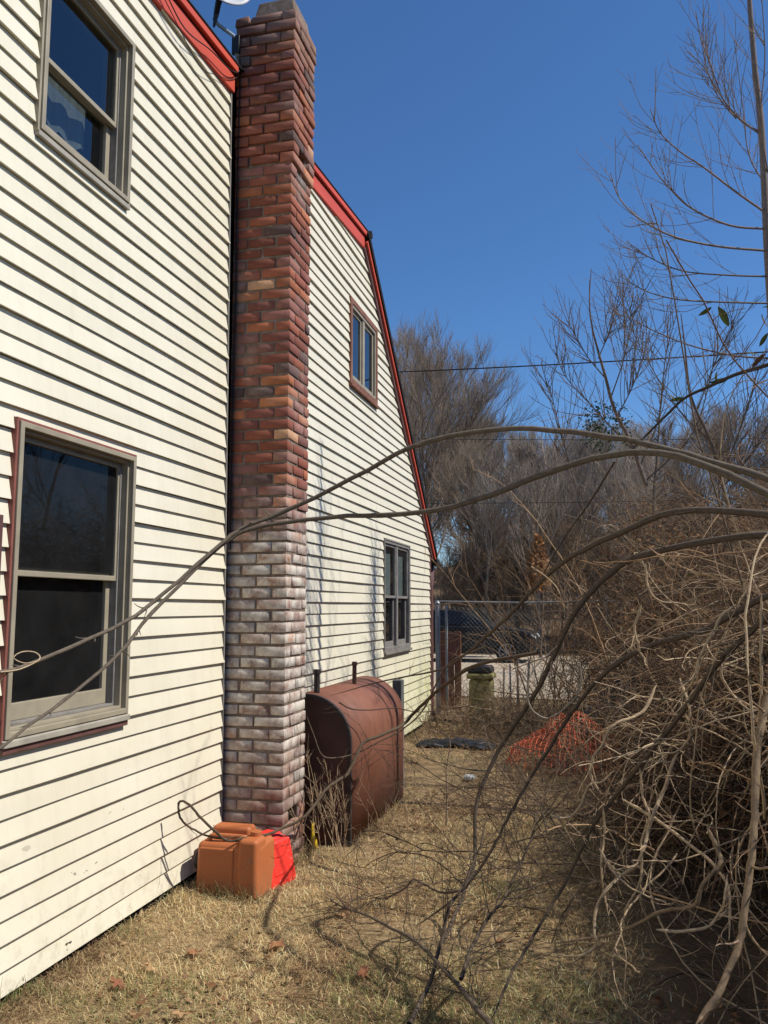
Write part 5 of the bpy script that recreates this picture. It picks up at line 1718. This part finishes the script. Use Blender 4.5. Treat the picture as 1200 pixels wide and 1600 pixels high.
def build_planks():
    G = 'old boards leaning in the thicket'
    spec = [((4.0, 6.3, -0.05), (3.55, 6.6, 1.35), 0.16, 'broad grey board leaning left inside the thicket'),
            ((4.5, 6.4, -0.05), (4.15, 6.75, 1.5), 0.13, 'upright weathered board behind the leaning one in the thicket'),
            ((4.75, 6.5, -0.05), (4.55, 6.8, 1.45), 0.13, 'rightmost weathered board inside the thicket')]
    for a, b, wd, lab in spec:
        a, b = Vector(a), Vector(b)
        d = (b - a).normalized()
        u = d.cross(Vector((0, 1, 0))).normalized() * wd / 2
        v = d.cross(u).normalized() * 0.012
        o = MB().hexa([a + u + v, a - u + v, a - u - v, a + u - v], [b + u + v, b - u + v, b - u - v, b + u - v]).build('leaning_board', M['oldwood'], None, bevel=0.003)
        tag(o, lab, 'board', G)
build_planks()

# ------------------------------------------------------------------ saplings on the right
def sapling(name, trunk_pts, r0, r1, limbs, label, col, tw=10, twL=0.5, twr=0.0022, seed=1):
    global rng
    rng = np.random.default_rng(seed)
    root = empty(name, tuple(trunk_pts[0]))
    o0 = np.array(trunk_pts[0])
    T, C = Tubes(), Tubes()
    tp = smooth_path(trunk_pts, 40)
    T.add(tp, r0, r1, col, 8)
    for pts, ra, rb in limbs:
        n = 26
        p = smooth_path(pts, n)
        T.add(p, ra, rb, wood(col, 0.15), 5)
        L = np.linalg.norm(p[-1] - p[0])
        for q in range(tw):
            f = rng.uniform(0.12, 0.95)
            a, k = at(p, f)
            l = twL * rng.uniform(0.35, 1.1) * (1.1 - 0.6 * f)
            t = twigpath(a, side_dir(p, k, rng.uniform(0.4, 0.9)), l, 8, 0.07, 0.09)
            C.add(t, twr * 1.2, twr * 0.7, wood(col, 0.2), 4)
            for z in range(2):
                a2, k2 = at(t, rng.uniform(0.2, 0.9))
                C.add(twigpath(a2, side_dir(t, k2, rng.uniform(0.4, 0.8)), l * rng.uniform(0.25, 0.55), 6, 0.07, 0.08), twr * 0.8, twr * 0.5, wood(col, 0.2), 3)
    T.build('trunk', M['bark'], root, o0)
    C.build('crown', M['bark'], root, o0)
    tag(root, label, 'tree')

sapling('young_maple', [(3.858, 7.180, 1.359), (3.877, 7.250, 2.382), (3.883, 7.320, 3.683), (3.877, 7.320, 4.577), (3.880, 7.320, 5.149), (3.880, 7.320, 5.791), (3.857, 7.320, 6.270), (3.842, 7.320, 6.939), (3.850, 7.320, 7.680)], 0.043, 0.018, [
    ([(3.895, 7.320, 5.671), (3.732, 7.320, 5.814), (3.586, 7.320, 6.046), (3.485, 7.250, 6.348), (3.417, 7.250, 6.603), (3.376, 7.180, 6.815)], 0.0100, 0.0037),
    ([(3.899, 7.320, 5.641), (3.671, 7.250, 5.840), (3.517, 7.180, 6.058), (3.422, 7.180, 6.282), (3.280, 7.120, 6.416)], 0.0088, 0.0037),
    ([(3.670, 7.250, 5.811), (3.560, 7.320, 6.050), (3.475, 7.380, 6.377), (3.438, 7.380, 6.654)], 0.0075, 0.0031),
    ([(3.895, 7.320, 4.946), (3.628, 7.180, 5.111), (3.367, 7.050, 5.296), (3.162, 6.980, 5.441), (3.010, 6.920, 5.601), (2.940, 6.850, 5.770)], 0.0106, 0.0037),
    ([(3.899, 7.320, 4.814), (3.565, 7.180, 4.823), (3.251, 7.050, 4.953), (3.074, 6.980, 5.123), (2.948, 6.920, 5.285), (2.827, 6.850, 5.468)], 0.0106, 0.0037),
    ([(3.894, 7.320, 4.621), (3.497, 7.120, 4.613), (3.176, 6.920, 4.623), (2.968, 6.780, 4.666), (2.770, 6.720, 4.799), (2.648, 6.650, 4.945), (2.596, 6.580, 5.107)], 0.0112, 0.0037),
    ([(3.888, 7.320, 4.395), (3.545, 7.180, 4.386), (3.179, 7.050, 4.406), (2.919, 6.920, 4.486), (2.715, 6.780, 4.597)], 0.0088, 0.0031),
    ([(3.887, 7.320, 4.160), (3.466, 7.050, 4.112), (3.106, 6.920, 4.121), (2.851, 6.780, 4.163), (2.651, 6.650, 4.257)], 0.0088, 0.0031),
    ([(3.878, 7.320, 3.683), (3.564, 7.180, 3.688), (3.253, 7.050, 3.744), (2.996, 6.920, 3.822), (2.743, 6.780, 3.931), (2.676, 6.780, 4.008)], 0.0088, 0.0031),
    ([(3.884, 7.320, 4.918), (4.026, 7.180, 5.115), (4.157, 7.050, 5.361), (4.219, 6.920, 5.717)], 0.0088, 0.0037),
    ([(3.888, 7.320, 5.206), (3.817, 7.580, 5.652), (3.835, 7.850, 6.307), (3.814, 7.980, 7.036)], 0.0075, 0.0031),
    ([(3.891, 7.320, 4.462), (4.110, 7.450, 4.721), (4.451, 7.710, 5.271), (4.619, 7.850, 5.808)], 0.0100, 0.0037),
    ([(3.913, 7.320, 5.318), (3.822, 7.050, 5.638), (3.857, 6.920, 6.115), (3.845, 6.850, 6.635)], 0.0075, 0.0037),
], 'young bare tree whose grey trunk rises along the right edge', (0.215, 0.165, 0.135), 15, 0.75, 0.0026, 31)
sapling('thin_sapling', [(2.917, 9.000, 2.875), (2.771, 9.000, 3.361), (2.619, 9.000, 3.717), (2.531, 9.000, 4.110), (2.471, 9.000, 4.364), (2.412, 9.000, 4.656), (2.393, 9.000, 4.947), (2.423, 9.000, 5.308)], 0.024, 0.004, [
    ([(2.530, 9.000, 4.075), (2.368, 9.000, 4.300), (2.272, 9.000, 4.487), (2.142, 9.000, 4.752)], 0.008, 0.003),
    ([(2.590, 9.000, 3.859), (2.735, 9.000, 4.272), (2.815, 9.000, 4.691), (2.789, 9.000, 4.909)], 0.008, 0.003),
    ([(2.649, 9.000, 3.645), (2.824, 9.000, 3.983), (2.969, 9.000, 4.394)], 0.008, 0.003),
    ([(2.469, 9.000, 4.292), (2.613, 9.000, 4.638), (2.727, 9.000, 5.059)], 0.007, 0.003),
    ([(2.769, 9.000, 3.292), (2.420, 9.000, 3.729), (2.126, 9.000, 4.104), (1.996, 9.000, 4.438)], 0.009, 0.003),
    ([(2.859, 9.000, 3.082), (3.071, 9.000, 3.620), (3.158, 9.000, 4.239), (3.308, 9.000, 4.788)], 0.010, 0.003),
    ([(2.919, 9.000, 2.943), (3.381, 9.000, 3.397), (3.594, 9.000, 3.998), (3.677, 9.000, 4.475)], 0.010, 0.003),
    ([(2.197, 9.000, 2.902), (2.074, 9.000, 3.396), (1.982, 9.000, 3.827), (1.920, 9.000, 4.118)], 0.008, 0.003),
], 'thin many-stemmed sapling standing against the sky above the vine', (0.16, 0.12, 0.095), 22, 0.9, 0.0035, 37)
sapling('thin_sapling', [(3.574, 8.000, 2.474), (3.439, 8.000, 3.131), (3.289, 8.000, 3.563), (3.252, 8.000, 4.058), (3.230, 8.000, 4.371)], 0.02, 0.004, [
    ([(3.439, 8.000, 3.131), (3.172, 8.000, 3.449), (2.904, 8.000, 3.961), (2.715, 8.000, 4.419)], 0.007, 0.003),
    ([(3.340, 8.000, 3.438), (3.527, 8.000, 3.913), (3.709, 8.000, 4.265)], 0.007, 0.003),
    ([(3.535, 8.000, 2.829), (3.720, 8.000, 3.295), (3.910, 8.000, 3.883)], 0.009, 0.003),
    ([(3.530, 8.000, 2.711), (3.817, 8.000, 3.053), (4.113, 8.000, 3.628)], 0.009, 0.003),
], 'thin dark sapling rising behind the leafy branch', (0.13, 0.10, 0.08), 26, 0.8, 0.003, 41)

def leafy_branch():
    global rng
    rng = np.random.default_rng(51)
    pts = [(2.585, 4.200, 2.384), (2.663, 4.200, 2.461), (2.753, 4.150, 2.541), (2.839, 4.100, 2.612), (2.949, 4.050, 2.650), (3.055, 4.000, 2.684), (3.184, 3.950, 2.706), (3.385, 3.900, 2.763)]
    path = smooth_path(pts, 40)
    root = empty('evergreen_branch', tuple(path[-1]))
    T = Tubes()
    T.add(path[::-1], 0.010, 0.004, (0.07, 0.055, 0.042), 6)
    twiglets(T, path, 10, 0.14, 0.0022, (0.08, 0.06, 0.05), 0.3, 1.0, 0.03)
    keep(T.build('stem', M['bark']), root)
    tag(root, 'dark branch with a few long green leaves near the right edge', 'branch')
    # each leaf a folded blade of its own
    spots = [((2.964, 4.000, 3.014), (2.872, 4.000, 2.973)), ((2.992, 4.000, 3.014), (3.053, 4.000, 2.873)), ((2.932, 4.000, 3.048), (2.890, 4.000, 3.058)), ((3.169, 3.950, 2.946), (3.196, 3.950, 2.848)), ((3.210, 3.950, 2.973), (3.144, 3.950, 2.991)),
             ((3.086, 4.000, 2.758), (2.974, 4.000, 2.721)), ((3.151, 3.980, 2.762), (3.057, 3.980, 2.790)), ((3.204, 3.980, 2.743), (3.172, 3.980, 2.626)), ((3.035, 4.050, 2.684), (2.955, 4.050, 2.659)), ((2.839, 4.100, 2.612), (2.734, 4.100, 2.599)),
             ((2.809, 4.100, 2.588), (2.753, 4.100, 2.649)), ((3.125, 4.000, 2.709), (3.183, 4.000, 2.795)), ((2.978, 4.050, 2.658), (2.995, 4.050, 2.743)), ((3.191, 3.950, 2.854), (3.128, 3.950, 2.776)), ((2.768, 4.150, 2.555), (2.723, 4.150, 2.542))]
    for i, (a, b) in enumerate(spots):
        a, b = np.array(a), np.array(b) + rng.normal(0, 0.015, 3)
        b = a + (b - a) * 0.7
        d = b - a
        s = unit(np.cross(d, rng.normal(0, 1, 3)))
        nn = unit(np.cross(d, s))
        V, F = [], []
        m = 7
        for k in range(m):
            t = k / (m - 1)
            w_ = 0.15 * np.linalg.norm(d) * sin(pi * min(1, t * 0.97 + 0.02)) ** 0.8
            c = a + d * t + nn * (-0.12 * np.linalg.norm(d) * t * t)
            V += [c - s * w_ + nn * w_ * 0.35, c, c + s * w_ + nn * w_ * 0.35]
        for k in range(m - 1):
            q = k * 3
            F += [(q, q + 1, q + 4, q + 3), (q + 1, q + 2, q + 5, q + 4)]
        g = [(0.075, 0.085, 0.02), (0.055, 0.07, 0.018), (0.11, 0.10, 0.025), (0.09, 0.05, 0.028)][i % 4]
        o = new_obj('leaf', V, F, M['leaf'], None, True, np.array([g] * len(V)))
        keep(o, root)
leafy_branch()
rng = np.random.default_rng(77)

# ------------------------------------------------------------------ dead weeds before the tank
def weeds():
    r = empty('dead_weed', (0.60, 5.45, -0.03))
    tag(r, 'dry straw coloured weed stalks standing in front of the tank end', 'weed')
    T = Tubes()
    for i in range(16):
        b = (rng.uniform(0.50, 0.74), rng.uniform(5.36, 5.6), -0.04)
        p = twigpath(b, (rng.normal(-0.25, 0.25), rng.normal(0, 0.15), 1), rng.uniform(0.35, 0.72), 9, 0.07, 0.0)
        T.add(p, 0.0028, 0.0012, wood((0.42, 0.30, 0.19), 0.2), 4)
        twiglets(T, p, 7, 0.14, 0.0013, (0.45, 0.33, 0.21), 0.35, 1, 0.03, (0.4, 0.9), 0.1, 2)
    keep(T.build('stalks', M['bark']), r)
    r = empty('dead_weed', (0.95, 5.9, -0.03))
    tag(r, 'sparse pale weed growing beside the lit tank flank', 'weed')
    T = Tubes()
    for i in range(5):
        p = twigpath((rng.uniform(0.75, 0.9), rng.uniform(5.75, 6.1), -0.04), (rng.normal(0, 0.2), rng.normal(0, 0.2), 1), rng.uniform(0.2, 0.5), 8, 0.08)
        T.add(p, 0.002, 0.001, (0.45, 0.33, 0.21), 3)
        twiglets(T, p, 5, 0.1, 0.001, (0.5, 0.36, 0.24), 0.4, 1, 0.03, (0.4, 0.9), 0.1, 1)
    keep(T.build('stalks', M['bark']), r)
weeds()

# ------------------------------------------------------------------ dry grass, litter and fallen leaves
def build_grass():
    n = 460000
    # denser near the camera
    y = 1.6 + 13.5 * rng.random(n) ** 1.75
    x = rng.uniform(-0.02, 1, n) * (3.2 + 0.35 * (y - 1.6)) - 0.0
    dens = fbm(x * 1.4, y * 1.4, 12)
    m = (dens + 0.35 * rng.random(n) > 0.52) & ~((x < 0.43) & (y > 5.08) & (y < 5.5)) & ~((x < 0.71) & (y > 5.66) & (y < 7.25))
    m &= ~((x > 2.3) & (rng.random(n) < np.clip((x - 2.2) * 2.2, 0, 0.97)))
    m &= ~((y > 7.0) & (rng.random(n) < 0.72))
    x, y = x[m], y[m]
    n = len(x)
    z = gz(x, y)
    green = fbm(x * 1.1 + 20, y * 1.1 + 7, 9)
    isg = (green > 0.56) & (rng.random(n) < 0.32)
    L = rng.uniform(0.018, 0.070, n) * (0.35 + 1.5 * fbm(x * 2.6, y * 2.6, 31)) * (1 + 0.02 * y)
    az = rng.uniform(0, 2 * pi, n)
    tilt = np.clip(rng.normal(1.12, 0.3, n), 0.1, 1.5)
    tilt = np.where(isg, tilt * 0.6, tilt)
    d = np.stack([np.cos(az) * np.sin(tilt), np.sin(az) * np.sin(tilt), np.cos(tilt)], -1)
    s = np.stack([-np.sin(az), np.cos(az), np.zeros(n)], -1)
    wd = rng.uniform(0.0007, 0.0016, n)[:, None] * (1 + 0.06 * y[:, None])
    p = np.stack([x, y, z - 0.002], -1)
    mid = p + d * (L * 0.55)[:, None]
    bend = d.copy(); bend[:, 2] -= rng.uniform(0.1, 0.9, n); bend += s * rng.normal(0, 0.5, (n, 1))
    tip = mid + bend * (L * 0.5)[:, None]
    tip[:, 2] = np.maximum(tip[:, 2], z + 0.002)
    V = np.stack([p - s * wd, p + s * wd, mid - s * wd * 0.8, mid + s * wd * 0.8, tip], 1).reshape(-1, 3)
    b = np.arange(n)[:, None] * 5
    F = np.concatenate([b + [[0, 1, 3]], b + [[0, 3, 2]], b + [[2, 3, 4]]])
    straw = np.array([(0.64, 0.48, 0.245), (0.56, 0.395, 0.185), (0.70, 0.56, 0.31), (0.42, 0.28, 0.13), (0.30, 0.19, 0.09)])
    c = straw[rng.integers(0, 5, n)] * rng.uniform(0.6, 1.25, (n, 1))
    ol = (rng.random(n) < 0.10 + 0.5 * np.clip(fbm(x * 0.7 + 11, y * 0.7 + 3, 27) - 0.42, 0, 1))[:, None]
    c = np.where(ol, np.array([(0.29, 0.255, 0.115)]) * rng.uniform(0.5, 1.2, (n, 1)), c)
    br = (fbm(x * 1.7 + 2, y * 1.7 + 30, 19) > 0.60)[:, None] & (rng.random((n, 1)) < 0.6)
    c = np.where(br, np.array([(0.27, 0.165, 0.085)]) * rng.uniform(0.5, 1.2, (n, 1)), c)
    gc = np.array([(0.19, 0.205, 0.07), (0.26, 0.26, 0.10)])[rng.integers(0, 2, n)] * rng.uniform(0.7, 1.2, (n, 1))
    c = np.where(isg[:, None], gc, c)
    patch = fbm(x * 0.8 + 40, y * 0.8, 17)
    c = np.minimum(c * (0.55 + 1.15 * patch)[:, None], 0.8)
    o = new_obj('dry_grass', V, F, M['grass'], None, False, np.repeat(c, 5, axis=0))
    tag(o, 'matted straw coloured winter grass with greener patches covering the yard', 'grass', kind='stuff')
    # tall tufts along the foot of the wall
    n = 900
    y = rng.uniform(1.5, 11.8, n); x = np.abs(rng.normal(0.02, 0.05, n)) + 0.012
    ok = (fbm(x * 0 + 3, y * 2.2, 6) > 0.5) & ~((y > 5.05) & (y < 7.3))
    T = Tubes()
    for xx, yy in zip(x[ok], y[ok]):
        p = twigpath((xx, yy, float(gz(xx, yy)) - 0.005), (rng.normal(0.15, 0.35), rng.normal(0, 0.4), 1), rng.uniform(0.05, 0.17), 5, 0.15, -0.08)
        p[:, 0] = np.maximum(p[:, 0], 0.02)
        T.add(p, 0.0016, 0.0006, [(0.20, 0.22, 0.08), (0.42, 0.33, 0.17), (0.33, 0.24, 0.12)][rng.integers(0, 3)], 3)
    # and around the cans and the tank foot
    for i in range(500):
        a = rng.integers(0, 3)
        if a == 0: xx, yy = rng.uniform(0.08, 0.52), rng.uniform(4.49, 4.54)
        elif a == 1: xx, yy = rng.uniform(0.70, 0.78), rng.uniform(5.6, 7.3)
        else: xx, yy = rng.uniform(0.43, 0.50), rng.uniform(5.05, 5.6)
        p = twigpath((xx, yy, -0.04), (rng.normal(0.0, 0.4), rng.normal(-0.1, 0.4), 1), rng.uniform(0.04, 0.13), 5, 0.15, -0.08)
        T.add(p, 0.0016, 0.0006, [(0.20, 0.20, 0.08), (0.45, 0.35, 0.18), (0.36, 0.26, 0.13)][rng.integers(0, 3)], 3)
    o = T.build('grass_tufts', M['grass'])
    tag(o, 'taller dry grass tufts along the foot of the siding and cans', 'grass', kind='stuff')
    # litter
    n = 17000
    x = rng.uniform(0.1, 6.0, n); y = rng.uniform(1.8, 14.5, n)
    k = fbm(x * 1.1 + 5, y * 1.1, 23) + np.clip((x - 2.0) * 0.12, 0, 0.3) + np.clip((y - 6.6) * 0.09, 0, 0.26)
    m = (k > 0.54) & ~((x < 0.75) & (y > 5.0) & (y < 7.3))
    x, y = x[m], y[m]
    p = np.stack([x, y, gz(x, y) + rng.uniform(0.004, 0.035, len(x))], -1)
    o = leaves('leaf_litter', p, 0.042, [(0.24, 0.12, 0.055), (0.19, 0.105, 0.055), (0.31, 0.19, 0.10), (0.13, 0.08, 0.045), (0.36, 0.25, 0.14)], M['leaf'], None, 0.75)
    tag(o, 'brown leaf litter scattered over the lawn and under the thicket', 'leaf litter', kind='stuff')
build_grass()

def fallen_leaves():
    col = [(0.36, 0.17, 0.08), (0.46, 0.28, 0.14), (0.30, 0.12, 0.065)]
    for i, (x, y, s) in enumerate([(0.52, 3.75, 0.06), (0.40, 3.55, 0.05), (0.36, 3.35, 0.05), (0.85, 3.95, 0.065), (1.05, 4.45, 0.06), (1.35, 3.75, 0.05), (1.6, 4.6, 0.05), (0.75, 3.2, 0.05)]):
        V, F = [(0, 0, 0.004)], []
        m = 14
        for k in range(m):
            a = 2 * pi * k / m
            r = s * (1.0 if k % 2 == 0 else 0.55) * (1.25 if k in (0, 7) else 0.9) * U(0.85, 1.1)
            V.append((r * cos(a), 0.75 * r * sin(a), U(0.0, 0.022)))
        for k in range(m):
            F.append((0, 1 + k, 1 + (k + 1) % m))
        o = new_obj('fallen_leaf', V, F, M['leaf'], None, True, np.array([col[i % 3]] * len(V)))
        o.location = (x, y, float(gz(x, y)) + 0.022)
        o.rotation_euler = (U(-.4, .4), U(-.4, .4), U(0, 6))
        tag(o, 'curled rusty brown leaf lying on the straw coloured lawn', 'leaf', 'fallen leaves on the lawn')
fallen_leaves()
